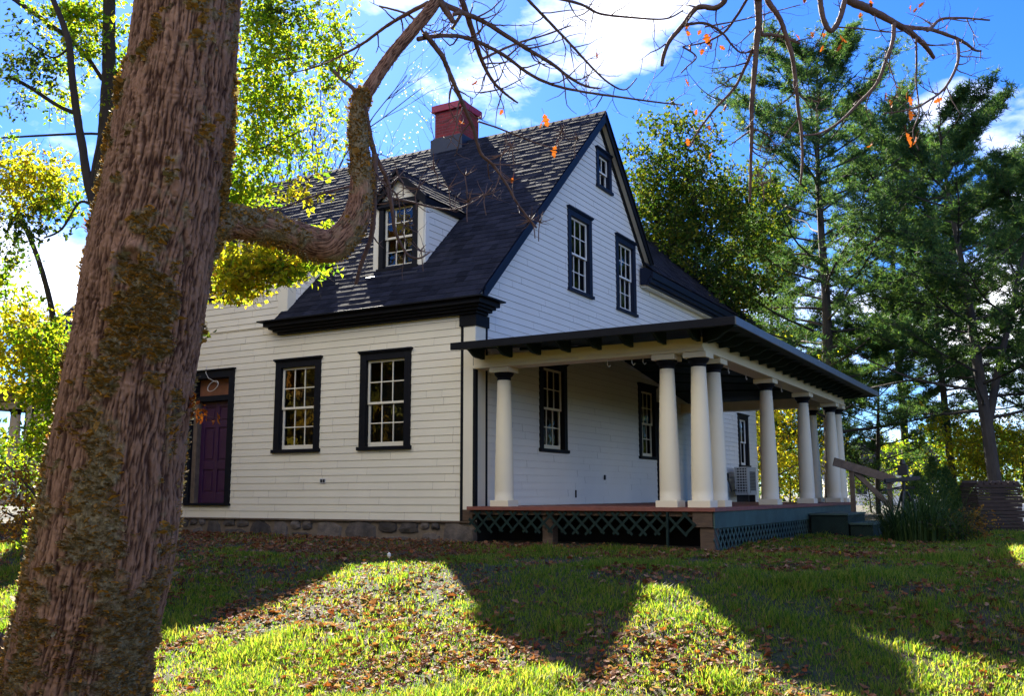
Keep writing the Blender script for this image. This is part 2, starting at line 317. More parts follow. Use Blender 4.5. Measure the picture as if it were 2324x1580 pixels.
# ---------------------------------------------------------------- house
house = thing('house', 'white clapboard farmhouse with black trim, dormers, steep shingled roof and columned porch', 'house')
class Frame:
    "wall frame: s along the wall, t up, n outwards"
    def __init__(s, O, S, N): s.O, s.S, s.N = Vector(O), Vector(S), Vector(N)
    def p(s, a, b, c): return s.O+s.S*a+Vector((0, 0, b))+s.N*c
    def box(s, mb, a0, a1, b0, b1, c0, c1): mb.box(s.p(a0, b0, c0), s.p(a1, b1, c1))
EXPO = .142; RM = .962; RC = 3.886; HY = 5.63; HZ = 9.706; RB = 1.09; GXP = .29
def TY(y): return -14.765+.97*(y+14.765)      # gable measurements, taken on x = 0, moved to the gable plane
def TZ(z): return .471+.97*(z-.471)
FR = Frame((0, 0, 0), (1, 0, 0), (0, -1, 0)); SD = Frame((GXP, 0, 0), (0, 1, 0), (1, 0, 0))
def rz(y): return RC+RM*(y+.42)                       # main front roof plane
def siding(mb, fr, z0, z1, lim, holes, wmin, wmax, seed):
    "rows of lapped boards; lim(z) -> list of (s0, s1); holes list of (s0, s1, z0, z1)"
    rd = random.Random(seed); z = z0
    while z < z1-1e-6:
        ze = min(z+EXPO, z1); cuts = sorted({z, ze}|{h for q in holes for h in q[2:] if z+1e-4 < h < ze-1e-4})
        joints = []; s = -40+rd.random()*wmax
        while s < 40: joints.append(s); s += rd.uniform(wmin, wmax)
        jit = {}
        for a, b in zip(cuts, cuts[1:]):
            La, Lb = lim(a+1e-5), lim(b-1e-5)
            for (sa0, sa1), (sb0, sb1) in zip(La, Lb):
                segs = [(min(sa0, sb0), max(sa1, sb1))]
                for h in holes:
                    if h[2] < b-1e-4 and h[3] > a+1e-4:
                        segs = [t for q in segs for t in ((q[0], min(q[1], h[0])), (max(q[0], h[1]), q[1])) if t[1]-t[0] > 1e-4]
                for q in segs:
                    js = [q[0]]+[j for j in joints if q[0]+.03 < j < q[1]-.03]+[q[1]]
                    for s0, s1 in zip(js, js[1:]):
                        k = jit.setdefault(round(s0, 2), rd.uniform(-.0007, .0007)); e = .0017
                        def cl(v, z_): 
                            t = (z_-a)/max(b-a, 1e-6); return min(max(v, sa0+(sb0-sa0)*t), sa1+(sb1-sa1)*t)
                        th = lambda z_: .016-.012*(z_-z)/EXPO+k
                        p0, p1, p2, p3 = cl(s0+e, a), cl(s1-e, a), cl(s1-e, b), cl(s0+e, b)
                        if p1-p0 < .004 and p2-p3 < .004: continue
                        if a == z: mb.mi.update((len(mb.f)+1, len(mb.f)+2, len(mb.f)+3))
                        mb.add([fr.p(p0, a, th(a)), fr.p(p1, a, th(a)), fr.p(p2, b, th(b)), fr.p(p3, b, th(b)),
                                fr.p(p0, a, -.004), fr.p(p1, a, -.004), fr.p(p2, b, -.004), fr.p(p3, b, -.004)], [(0,1,2,3),(4,5,1,0),(5,6,2,1),(7,4,0,3)])
        z = ze
holesF, holesS = [], []
def window(fr, s0, w, zt, zb, holes, nx=3, ny=2, sash='cream', trim='black', label=None, head=.17, cs=.15, base=0.0, open_=True):
    zs, ze = zb+.075, zt-head-.02; a0, a1 = s0+cs, s0+w-cs
    if holes is not None: holes.append((a0-.02, a1+.02, zs-.02, ze+.02))
    mb = MB(); B = lambda *k: fr.box(mb, *k)
    n = base
    B(s0, s0+cs, zb+.07, zt-.035, n, n+.04); B(a1, s0+w, zb+.07, zt-.035, n, n+.04); B(a0, a1, ze, zt-.035, n, n+.038)
    B(s0-.035, s0+w+.035, zt-.035, zt, n, n+.085); B(s0-.02, s0+w+.02, zt-.06, zt-.037, n, n+.06)
    B(s0-.03, s0+w+.03, zb, zb+.07, n, n+.075)
    B(a0-.02, a0, zs, ze, n-.12, n-.001); B(a1, a1+.02, zs, ze, n-.12, n-.001); B(a0-.02, a1+.02, ze, ze+.02, n-.12, n-.001); B(a0-.02, a1+.02, zs-.02, zs, n-.12, n-.001)
    f = mb.build('window', M[trim], house, bevel=.004)
    if label: f['label'] = label
    zm = (zs+ze)/2
    for k, (za, zc, dn) in enumerate(((zm-.022, ze, -.035), (zs, zm+.022, -.07))):
        mb = MB(); st = .05; d0, d1 = n+dn-.035, n+dn
        B2 = lambda *q: fr.box(mb, *q)
        bt = .085 if k else .045
        B2(a0, a0+st, za, zc, d0, d1); B2(a1-st, a1, za, zc, d0, d1); B2(a0+st, a1-st, zc-.045, zc, d0, d1); B2(a0+st, a1-st, za, za+bt, d0, d1)
        gx0, gx1, gz0, gz1 = a0+st, a1-st, za+bt, zc-.045
        for i in range(1, nx): x = gx0+(gx1-gx0)*i/nx; B2(x-.011, x+.011, gz0, gz1, d0+.006, d1-.005)
        for i in range(1, ny): z = gz0+(gz1-gz0)*i/ny; B2(gx0, gx1, z-.011, z+.011, d0+.007, d1-.004)
        mb.build('sash', M[sash], f, bevel=.003)
        mb = MB(); mb.add([fr.p(gx0, gz0, d0+.017), fr.p(gx1, gz0, d0+.017), fr.p(gx1, gz1, d0+.017), fr.p(gx0, gz1, d0+.017)], [(0, 1, 2, 3)]); mb.build('pane', M['glass'], f)
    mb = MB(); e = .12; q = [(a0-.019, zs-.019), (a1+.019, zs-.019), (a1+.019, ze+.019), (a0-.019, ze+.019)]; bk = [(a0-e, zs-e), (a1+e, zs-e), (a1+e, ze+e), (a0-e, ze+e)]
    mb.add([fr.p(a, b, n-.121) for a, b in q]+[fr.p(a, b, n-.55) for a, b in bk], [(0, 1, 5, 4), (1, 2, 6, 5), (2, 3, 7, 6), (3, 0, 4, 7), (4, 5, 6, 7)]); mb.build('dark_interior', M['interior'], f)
    return f
WW = 1.226
for s in (-4.60, -2.36): window(FR, s, WW, 3.27, 1.32, holesF)
for s in (-4.60, -2.36): window(FR, -13-s-WW, WW, 3.27, 1.32, holesF)
window(FR, -6.97-.02, 1.10, 6.30, 4.72, holesF)                                             # central gable
for s in (4.43, 7.16): window(SD, TY(s), 1.24, TZ(7.10), TZ(5.09), holesS, trim='navy', sash='white')
window(SD, TY(6.06), .87, TZ(9.07), TZ(8.02), holesS, nx=2, ny=1, trim='navy', sash='white', cs=.13, head=.14)
window(SD, TY(3.0), 1.24, TZ(3.37), TZ(1.36), holesS)
window(SD, TY(8.45), 1.20, TZ(3.37), TZ(1.38), holesS)
window(SD, TY(17.2), 1.16, TZ(3.20), TZ(1.37), holesS, trim='black', sash='white', nx=2, ny=1)
window(SD, TY(14.3), 1.11, TZ(6.28), TZ(4.9), holesS, trim='black', sash='white')
# front door
d0, d1, dzt, dzb = -7.18, -5.79, 3.19, .25
holesF.append((d0+.12, d1-.12, dzb+.02, dzt-.12))
mb = MB(); B = lambda *k: FR.box(mb, *k)
B(d0, d0+.15, dzb+.05, dzt-.03, 0, .045); B(d1-.15, d1, dzb+.05, dzt-.03, 0, .045); B(d0+.15, d1-.15, dzt-.19, dzt-.03, 0, .043); B(d0-.03, d1+.03, dzt-.03, dzt, 0, .08)
B(d0-.02, d1+.02, dzb, dzb+.05, -.2, .09); B(d0+.15, d1-.15, 2.50, 2.62, -.2, .0); B(d1-.15, d1-.12, dzb+.05, dzt-.19, -.22, -.001); B(d0+.12, d0+.15, dzb+.05, dzt-.19, -.22, -.001); B(d0+.15, d1-.15, dzt-.19, dzt-.16, -.22, -.001)
door = mb.build('door_frame', M['black'], house, bevel=.004)
mb = MB(); FR.box(mb, d0+.15, d0+.27, dzb+.05, 2.50, -.2, -.02); mb.build('jamb_post', M['greywood'], door, bevel=.004)
mb = MB(); a0, a1 = d0+.27, d1-.15; FR.box(mb, a0, a1, dzb+.05, 2.5, -.22, -.16)
w = a1-a0; st = .11; pw = (w-3*st)/2
zr_ = [(dzb+.05, dzb+.27), (1.02, 1.20), (1.93, 2.06), (2.38, 2.5)]
FR.box(mb, a0, a0+st, dzb+.05, 2.5, -.16, -.135); FR.box(mb, a1-st, a1, dzb+.05, 2.5, -.16, -.135); FR.box(mb, a0+st+pw, a0+2*st+pw, dzb+.05, 2.5, -.16, -.136)
for za, zc in zr_:
    FR.box(mb, a0+st, a0+st+pw, za, zc, -.16, -.137); FR.box(mb, a0+2*st+pw, a1-st, za, zc, -.16, -.137)
for (za, zc) in ((dzb+.27, 1.02), (1.20, 1.93), (2.06, 2.38)):
    for x in (a0+st, a0+2*st+pw): FR.box(mb, x+.05, x+pw-.05, za+.05, zc-.05, -.16, -.143)
mb.build('door', M['door'], door, bevel=.008)
mb = MB(); FR.box(mb, d0+.15, d1-.15, 2.62, dzt-.19, -.2, -.17); mb.build('transom_panel', M['ply'], door)
mb = MB(); pts = [FR.p(-6.42+.16*math.cos(a), 2.82+.10*math.sin(a)+.05*math.cos(a), .03+.01*k) for k in range(2) for a in np.linspace(0, 6.28, 18)]
mb.tube([FR.p(-6.62, 3.27, .06), FR.p(-6.62, 3.12, .07), FR.p(-6.55, 3.0, .05)]+pts, .008, 6); mb.build('cable_coil', M['cable'], house, smooth=True)
mb = MB(); FR.box(mb, -3.32, -3.18, .70, .79, 0.018, .035); ob = mb.build('outlet_box', M['plastic'], house, bevel=.004)
for x in (-3.30, -3.235):
    mb = MB(); FR.box(mb, x, x+.05, .715, .775, .036, .04); mb.build('outlet_socket', M['dark'], ob)
for s, z, w_, h_, m_ in ((TY(6.2), .80, .07, .11, 'dark'), (TY(4.65), .40, .03, .16, 'dark'), (TY(1.75), 1.75, .07, .11, 'plastic')):
    mb = MB(); SD.box(mb, s, s+w_, z, z+h_, .018, .045); mb.build('outlet_box', M[m_], house, bevel=.003)
mb = MB(); mb.tube([SD.p(TY(12.4), .93, .02), SD.p(TY(12.4), .93, .12), SD.p(TY(12.4), .88, .15)], .02, 7); mb.tube([SD.p(TY(12.3), .96, .09), SD.p(TY(12.5), .96, .09)], .02, 6); mb.build('hose_bib', M['dark'], house)
# porch door on the gable wall
holesS.append((9.044, 9.858, .3, 2.75))
mb = MB(); B = lambda *k: SD.box(mb, *k)
B(8.956, 9.082, .27, 2.88, 0, .05); B(9.820, 9.955, .27, 2.88, 0, .05); B(9.082, 9.820, 2.72, 2.88, 0, .048)
pd = mb.build('door_frame', M['black'], house, bevel=.004)
mb = MB(); B(9.082, 9.820, .28, .9, -.12, -.06); B(9.082, 9.189, .9, 2.72, -.12, -.06); B(9.713, 9.820, .9, 2.72, -.12, -.06); B(9.189, 9.713, 2.6, 2.72, -.12, -.06); mb.build('door', M['navy'], pd, bevel=.004)
mb = MB(); mb.add([SD.p(9.189, .9, -.09), SD.p(9.713, .9, -.09), SD.p(9.713, 2.6, -.09), SD.p(9.189, 2.6, -.09)], [(0, 1, 2, 3)]); mb.build('pane', M['glass'], pd)
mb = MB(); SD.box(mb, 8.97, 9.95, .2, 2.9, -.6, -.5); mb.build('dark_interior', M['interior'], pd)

# walls: front (with the wall dormer), gable side
cgx0, cgx1, cgm = -8.63, -4.37, -6.5; CGE, CGS = 5.50, .64; CGP = CGE+CGS*2.3
def limF(z):
    if z < 4.02: return [(-12.70, .0)]
    if z < CGE+.05: return [(cgx0+.22, cgx1-.22)]
    h = (CGP-z-.12)/CGS; return [(cgm-min(h, 2.0), cgm+min(h, 2.0))]
mb = MB(); siding(mb, FR, 0, CGP-.2, lambda z: limF(z), holesF, .35, 2.4, 1); mb.build('wall', M['cream'], house)
def limS(z):
    a = .40 if z < 4.4 else (z-RC)/RM-.42+.12
    if z < 5.92: return [(a, 18.45)]
    b = HY+(HZ-z)/RB-.12
    return [(a, max(b, a+.001))]
mb = MB(); siding(mb, SD, 0, 9.45, limS, holesS, .9, 3.2, 2); mb.build('wall', M['white'], house)
# plain backing walls behind the boards, with real openings
def backing(fr, z0, z1, lim, holes, th=.1):
    mb = MB(); cuts = sorted({z0, z1, 4.02, 4.4, 5.92, CGE+.05}|{h for q in holes for h in q[2:]}|set(np.arange(z0, z1, .5))); cuts = [c for c in cuts if z0 <= c <= z1]
    for a, b in zip(cuts, cuts[1:]):
        if b-a < 1e-4: continue
        for (p0, p1), (q0, q1) in zip(lim(a+1e-5), lim(b-1e-5)):
            segs = [(max(p0, q0), min(p1, q1))]
            for h in holes:
                if h[2] < b-1e-4 and h[3] > a+1e-4: segs = [t for q in segs for t in ((q[0], min(q[1], h[0])), (max(q[0], h[1]), q[1])) if t[1]-t[0] > 1e-4]
            for s0, s1 in segs:
                if s1-s0 > .01: fr.box(mb, s0, s1, a, b, -th, -.006)
    return mb
backing(FR, -.02, CGP-.3, limF, holesF).build('wall_core', M['greywood'], house)
backing(SD, -.02, 9.3, limS, holesS).build('wall_core', M['greywood'], house)
mb = MB(); mb.box((-12.98, .1, -.3), (-12.88, 11.2, 3.9)); mb.box((-12.98, 11.1, -.3), (-6.1, 11.2, 3.9)); mb.box((-6.1, 11.2, -.3), (-6.0, 18.4, 6.0)); mb.box((-6.1, 18.35, -.3), (GXP-.01, 18.45, 6.0))
mb.prism([(-12.93, .2, 3.9), (-12.93, 11.0, 3.9), (-12.93, HY, 9.4)], (.08, 0, 0)); mb.prism([(GXP-.02, 18.38, 6.0), (-6.0, 18.38, 6.0), (-2.8, 18.38, 9.3)], (0, .06, 0)); mb.build('rear_wall', M['cream'], house)
# corner pilasters
def pilaster(mx=False):
    X = (lambda x: -12.7-x) if mx else (lambda x: x)
    mbk, mbc = MB(), MB()
    def bx(m, x0, x1, y0, y1, z0, z1): m.box((X(x0), y0, z0), (X(x1), y1, z1))
    bx(mbc, .06, .32, -.03, .0, 0.20, 3.56); bx(mbc, .29, .32, 0, .33, 3.02, 3.58); bx(mbc, .29, .32, .06, .33, .26, 3.0)
    bx(mbk, 0, .06, -.034, 0, 0.0, 3.56); bx(mbk, .29, .324, .33, .40, .26, 3.62); bx(mbk, .27, .326, -.036, .055, .26, 3.02)
    bx(mbk, -.02, .35, -.06, .42, 3.56, 3.78)
    c = mbc.build('corner_board', M['cream'], house, bevel=.004); mbk.build('corner_trim', M['black'], house, bevel=.004)
pilaster(); pilaster(True)
for x in (cgx1, cgx0):
    mb = MB(); sgn = -1 if x == cgx1 else 1
    mb.box((x, -.03, 4.02), (x+sgn*.24, 0, CGE)); mb.box((x, -.028, 4.02), (x-sgn*.03, .22, CGE)); mb.build('corner_board', M['cream'], house, bevel=.004)
# side walls of the wall dormer
sdw = Frame((cgx1-.002, 0, 0), (0, 1, 0), (1, 0, 0))
mb = MB(); siding(mb, sdw, 4.3, CGE-.1, lambda z: [(.2, max((z-RC)/RM-.42+.02, .21))], [], .8, 2.4, 5); mb.box((cgx1-.1, .0, 4.2), (cgx1-.006, 1.4, CGE-.1)); mb.build('dormer_side_wall', M['white'], house)
mb = MB(); mb.box((cgx0, .0, 4.2), (cgx0+.1, 1.4, CGE-.1)); mb.build('dormer_side_wall', M['cream'], house)

# eave cornice
def cornice(x0, x1, ends):
    mb = MB()
    for k, (ya, za, zb, ex) in enumerate(((-.11, 3.78, 3.83, .10), (-.18, 3.83, 3.88, .17), (-.25, 3.88, 3.93, .23), (-.33, 3.93, 4.02, .30), (-.42, 4.02, 4.05, .40))):
        e = ex-.10
        a = x0-(e if ends[0] else 0); b = x1+(ex if ends[1] == 2 else (ex-.1 if ends[1] else 0))
        mb.box((a, ya, za), (b, .0 if zb < 4.03 else .1, zb))
        if ends[1] == 2: mb.box((.0, .0 if zb < 4.03 else .1, za), (GXP+ex, .26+.5*ex, zb))
        if ends[0] == 2: mb.box((-12.9, .0 if zb < 4.03 else .1, za), (-13-ex+.1, .26+.5*ex, zb))
    return mb
cornice(-4.52, GXP, (1, 2)).build('cornice', M['black'], house, bevel=.004)
cornice(-13, -8.48, (2, 1)).build('cornice', M['black'], house, bevel=.004)
# roof shingles: real lapped tabs
def shingles(mb, o, ex, eu, L, W, lim, seed, row=.19, nrm=None):
    "o origin, ex along the eave, eu up the slope; L slope length; lim(u) -> [(s0, s1)]"
    rd = random.Random(seed); ex, eu = Vector(ex), Vector(eu); nrm = nrm or ex.cross(eu).normalized(); u = 0; k = 0
    while u < L:
        ue = min(u+row, L)
        for s0, s1 in lim(u):
            s = s0-rd.random()*.3
            while s < s1:
                w_ = rd.choice((.17, .22, .27, .33)); a, b = max(s, s0), min(s+w_-.004, s1); s += w_
                if b-a < .01: continue
                h = .009+rd.random()*.005; du = rd.uniform(-.006, .006)
                p = lambda q, uu, hh: o+ex*q+eu*uu+nrm*hh
                mb.add([p(a, u+du, .004), p(b, u+du, .004), p(b, u+du, h), p(a, u+du, h), p(b, ue+.02, .003), p(a, ue+.02, .003)], [(0, 1, 2, 3), (3, 2, 4, 5), (1, 4, 2), (0, 3, 5)])
        u += row; k += 1
eu = Vector((0, 1, RM)).normalized(); SL = (HY+.24)*math.sqrt(1+RM*RM)
def limR(u):
    y = -.24+u/math.sqrt(1+RM*RM)
    if y < .02: return [(-13.22, -8.5), (-4.5, GXP+.22)]
    return [(-13.22, GXP+.22)]
o0 = Vector((0, -.24, rz(-.24)+.02))
mb = MB(); shingles(mb, o0, (1, 0, 0), eu, SL, 14, limR, 11)
roofn = Vector((0, -RM, 1)).normalized()
mb2 = MB()
for x0, x1, y0 in ((-13.2, GXP+.2, .03), (-13.2, -8.52, -.22), (-4.48, GXP+.2, -.22)):
    mb2.prism([(x0, y0, rz(y0)+.018), (x1, y0, rz(y0)+.018), (x1, HY, rz(HY)+.018), (x0, HY, rz(HY)+.018)], (0, 0, -.05))
mb2.prism([(-13.2, HY, HZ+.018), (GXP+.2, HY, HZ+.018), (GXP+.2, 8.5, HZ-RB*(8.5-HY)), (-13.2, 8.5, HZ-RB*(8.5-HY))], (0, 0, -.05)); mb2.prism([(-13.2, 8.5, HZ-RB*(8.5-HY)), (GXP-.3, 8.5, HZ-RB*(8.5-HY)), (GXP-.3, 10.9, 4.0), (-13.2, 10.9, 4.0)], (0, 0, -.05))
roof = mb.build('roof', M['shingle'], house); mb2.build('roof_deck', M['shingle'], roof)
mb = MB()
for k in range(57): x = -13.2+k*.24; mb.prism([(x, HY-.15, rz(HY-.15)+.034), (x+.26, HY-.15, rz(HY-.15)+.036), (x+.26, HY, rz(HY)+.038), (x, HY, rz(HY)+.036)], (0, 0, -.012)); mb.prism([(x, HY, rz(HY)+.036), (x+.26, HY, rz(HY)+.038), (x+.26, HY+.15, rz(HY-.15)+.03), (x, HY+.15, rz(HY-.15)+.028)], (0, 0, -.012))
mb.build('ridge_cap', M['shingle'], roof)
# rake boards
def rake(xa, xb, ya, yb, zf, mat, w=.26, name='rake_board', off=0.0):
    if xa > -1: xa += GXP; xb += GXP
    mb = MB(); mb.prism([(xa, ya, zf(ya)-off), (xa, yb, zf(yb)-off), (xa, yb, zf(yb)-w-off), (xa, ya, zf(ya)-w-off)], (xb-xa, 0, 0)); return mb.build(name, M[mat], house, bevel=.005)
rb = lambda y: HZ-RB*(y-HY)
rake(.16, .205, .0, HY, lambda y: rz(y)-.005, 'navy', .27); rake(.20, .235, .0, HY, lambda y: rz(y)-.005, 'navy', .07)
rake(.02, .16, .0, HY, lambda y: rz(y)-.12, 'white', .03, 'rake_soffit'); rake(.0, .03, .30, HY, lambda y: rz(y)-.15, 'navy', .22)
rake(.16, .205, HY, 8.52, lambda y: rb(y)-.005, 'black', .27); rake(.20, .235, HY, 8.52, lambda y: rb(y)-.005, 'black', .07)
rake(.03, .16, HY, 8.46, lambda y: rb(y)-.14, 'cream', .03, 'rake_soffit'); rake(.0, .03, HY, 8.35, lambda y: rb(y)-.15, 'black', .22)
for s in (1,): rake(-13.205, -13.16, .0, HY, lambda y: rz(y)-.005, 'black', .27)

# rear wing: roof, eave
ex0, ey0, ey1, ez, er = .70, 8.0, 18.55, 6.20, (-2.8, 9.70)
mb = MB(); eu2 = Vector((er[0]-ex0, 0, er[1]-ez)); L2 = eu2.length; eu2.normalize()
def limE(u):
    x = ex0+eu2.x*u; z = ez+eu2.z*u; yv = HY+(HZ-z)/RB; return [(max(ey0, yv), ey1)] if x < .49 else [(ey0, ey1)]
shingles(mb, Vector((ex0, 0, ez)), (0, 1, 0), eu2, L2, 10, limE, 21, nrm=Vector((-eu2.z*-1, 0, -eu2.x)).normalized())
wr = mb.build('roof', M['shingle'], house)
mb = MB(); mb.prism([(ex0-.02, ey0, ez-.015), (ex0-.02, ey1-.02, ez-.015), (er[0], ey1-.02, er[1]-.015), (er[0], ey0+3.6, er[1]-.015)], (0, 0, -.06)); mb.prism([(er[0], ey0+3, er[1]-.015), (er[0], ey1-.02, er[1]-.015), (-6.3, ey1-.02, ez), (-6.3, 12, ez)], (0, 0, -.06)); mb.build('roof_deck', M['shingle'], wr)
mb = MB(); mb.box((.64, ey0, ez-.20), (.69, ey1-.03, ez-.03)); mb.box((.56, ey0, ez-.30), (.64, ey1-.05, ez-.18)); mb.box((.48, ey0+.02, ez-.36), (.56, ey1-.07, ez-.28)); mb.prism([(.48, ey0, ez-.34), (.69, ey0, ez-.03), (.5, ey0, ez+.1), (.33, ey0, ez+.1), (.33, ey0, ez-.34)], (0, .03, 0)); mb.build('cornice', M['navy'], house, bevel=.004)
mb = MB(); mb.box((GXP, 8.1, ez-.40), (.48, ey1-.1, ez-.33)); mb.box((GXP, 8.7, 5.70), (GXP+.025, 18.45, ez-.40)); mb.build('frieze', M['cream'], house)
mb = MB(); mb.prism([(.68, ey1-.02, ez-.03), (er[0], ey1-.02, er[1]-.03), (er[0], ey1-.02, er[1]-.28), (.68, ey1-.02, ez-.28)], (0, .03, 0)); mb.build('rake_board', M['navy'], house)

# wall dormer (central gable) roof and small dormers
def gable_roof(xm, hw, ze, slope, yf, over, name, parent, seed, trim='black', full=True, ped=None):
    zp = ze+slope*hw; yr = (zp-RC)/RM-.42+.15
    for sg in (1, -1):
        mb = MB(); du = Vector((-sg*1, 0, slope)); L = math.hypot(hw, hw*slope); du.normalize(); n = Vector((sg*slope, 0, 1)).normalized()
        o_ = Vector((xm+sg*hw, 0, ze))
        def lim(u):
            z = ze+du.z*u; return [(yf, (z-RC)/RM-.42+.06)]
        shingles(mb, o_, (0, 1, 0), du, L, 5, lim, seed+sg, nrm=n)
        r_ = mb.build('dormer_roof', M['shingle'], house)
        ye = (ze-RC)/RM-.42+.1
        mb = MB(); mb.prism([o_+Vector((0, yf+.01, 0)), o_+Vector((0, ye, 0)), Vector((xm, yr, zp)), Vector((xm, yf+.01, zp))], -n*.05); mb.build('roof_deck', M['black'], r_)
        mb = MB(); w = over
        a, b = Vector((xm+sg*hw, yf, ze)), Vector((xm, yf, zp))
        mb.prism([a+Vector((0, 0, -.02)), b+Vector((0, 0, -.02)), b+Vector((0, 0, -.02-w)), a+Vector((0, 0, -.02-w))], (0, .05, 0))
        mb.prism([a+Vector((sg*.02, -.03, .0)), b+Vector((0, -.03, .0)), b+Vector((0, -.03, -.07)), a+Vector((sg*.02, -.03, -.07))], (0, .04, 0)); mb.build('rake_board', M[trim], house, bevel=.003)
        mb = MB(); mb.prism([a+Vector((0, .05, -.03)), a+Vector((0, ye-yf, -.03)), a+Vector((0, ye-yf, -.15)), a+Vector((0, .05, -.15))], (-sg*.10, 0, 0)); mb.build('fascia', M[trim], house, bevel=.003)
    return zp
gable_roof(cgm, 2.3, CGE, CGS, -.30, .2, 'cg', house, 31)
mb = MB(); mb.box((cgx0, -.032, 4.0), (cgx1, -.0, 4.02)); mb.build('water_table', M['cream'], house)
def small_dormer(xm, seed):
    w2, yf = .645, .88; zs = 5.07; slope = .94; hw = .74; zc = 6.49
    f = Frame((xm, yf, 0), (1, 0, 0), (0, -1, 0))
    mb = MB()
    for sg in (-1, 1): mb = MB(); f.box(mb, sg*w2, sg*(w2-.15), zs-.06, zc, -.1, .035); mb.build('corner_board', M['cream'], house, bevel=.004)
    zp = gable_roof(xm, hw, 6.55, slope, yf-.12, .20, 'd', house, seed)
    mb = MB(); mb.prism([(xm-.50, yf, 6.61), (xm+.50, yf, 6.61), (xm, yf, 6.61+.50*slope)], (0, .06, 0)); mb.build('pediment', M['cream'], house)
    mb = MB(); f.box(mb, -.72, .72, 6.49, 6.61, -.05, .06); mb.build('frieze', M['black'], house, bevel=.004); mb = MB(); f.box(mb, -w2+.15, w2-.15, zs-.10, zs+.03, -.05, .06)
    mb.build('sill', M['black'], house, bevel=.004)
    mb = MB(); y2 = yf-.26; mb.prism([(xm-.66, yf-.03, zs-.02), (xm+.66, yf-.03, zs-.02), (xm+.66, y2, rz(y2)+.06), (xm-.66, y2, rz(y2)+.06)], (0, 0, -.03)); mb.build('sill_flashing', M['metal'], house)
    wd = window(f, -.495, .99, 6.49, zs, None, head=.02, cs=.12, base=0.02)
    mb = MB()
    mb.box((xm-.494, yf+.0, zs), (xm-.39, yf+.05, 6.49)); mb.box((xm+.39, yf, zs), (xm+.494, yf+.05, 6.49)); mb.build('casing_back', M['black'], house)
    for sg in (-1, 1):
        fr = Frame((xm+sg*w2, yf, 0), (0, 1, 0), (sg, 0, 0)); mb = MB()
        siding(mb, fr, 4.9, 6.51, lambda z: [(.13, max((z-RC)/RM-.42-yf+.03, .14))], [], .7, 2, seed+7)
        fr.box(mb, 0, .13, 4.95, 6.51, -.06, .026)
        y1_ = (6.48-RC)/RM-.42-yf; mb.prism([fr.p(0, 4.9, -.006), fr.p(0, 6.48, -.006), fr.p(y1_, 6.48, -.006)], fr.N*-.05); mb.build('dormer_side_wall', M['white'], house)
small_dormer(-2.14, 41); small_dormer(-10.6, 45)

# chimney
mb = MB(); mb.box((-4.40, 5.41, 8.6), (-3.56, 6.28, 10.60)); ch = mb.build('chimney', M['brick'], house, bevel=.01)
mb = MB(); mb.box((-4.47, 5.34, 10.60), (-3.49, 6.35, 10.79)); mb.build('chimney_cap', M['capred'], ch, bevel=.012)
mb = MB(); mb.box((-4.48, 5.33, 8.8), (-3.48, 6.36, 9.83)); mb.box((-4.44, 5.37, 9.83), (-3.52, 6.32, 9.87)); mb.build('chimney_flashing', M['metal'], ch, bevel=.006)

# stone foundation
mb = MB(); rd = random.Random(5); x = .33
mb.box((-13, .05, -1), (.26, .3, -.02)); mb.box((0, .3, -1), (.26, 18.4, -.02)); mb.build('foundation_mortar', M['mortar'], house)
mb = MB()
def stone(mb, x0, x1, z0, z1, y):
    n = 11; c = Vector(((x0+x1)/2, y, (z0+z1)/2)); ri = []; ro = []
    for k in range(n):
        a = 2*math.pi*k/n; cx, cz = math.cos(a), math.sin(a); sq = 1/max(abs(cx), abs(cz))**.75; j = rd.uniform(.80, 1.06)
        p = Vector((cx*sq*(x1-x0)/2*j, 0, cz*sq*(z1-z0)/2*j)); ro.append(c+p*1.02+Vector((0, .02, 0))); ri.append(c+p*.9+Vector((0, -rd.uniform(.03, .05), 0)))
    mb.add(ro+ri+[c+Vector((0, -rd.uniform(.06, .09), 0))], [(k, (k+1) % n, n+(k+1) % n, n+k) for k in range(n)]+[(n+k, n+(k+1) % n, 2*n) for k in range(n)])
while x > -13:
    w_ = rd.uniform(.4, 1.0)
    if rd.random() < .35:
        zz = rd.uniform(-.28, -.18); stone(mb, x-w_, x-.03, -.62, zz-.01, .06)
        stone(mb, x-w_*.5, x-.03, zz+.015, -.02, .06); stone(mb, x-w_, x-w_*.5-.02, zz+.02, -.02, .06)
    else: stone(mb, x-w_, x-.03, -.6, -.02, .05)
    x -= w_
mb.build('foundation', M['stone'], house)
mb = MB(); mb.box((-13, -.012, -.03), (.27, .08, .0)); mb.build('sill_board', M['greywood'], house)

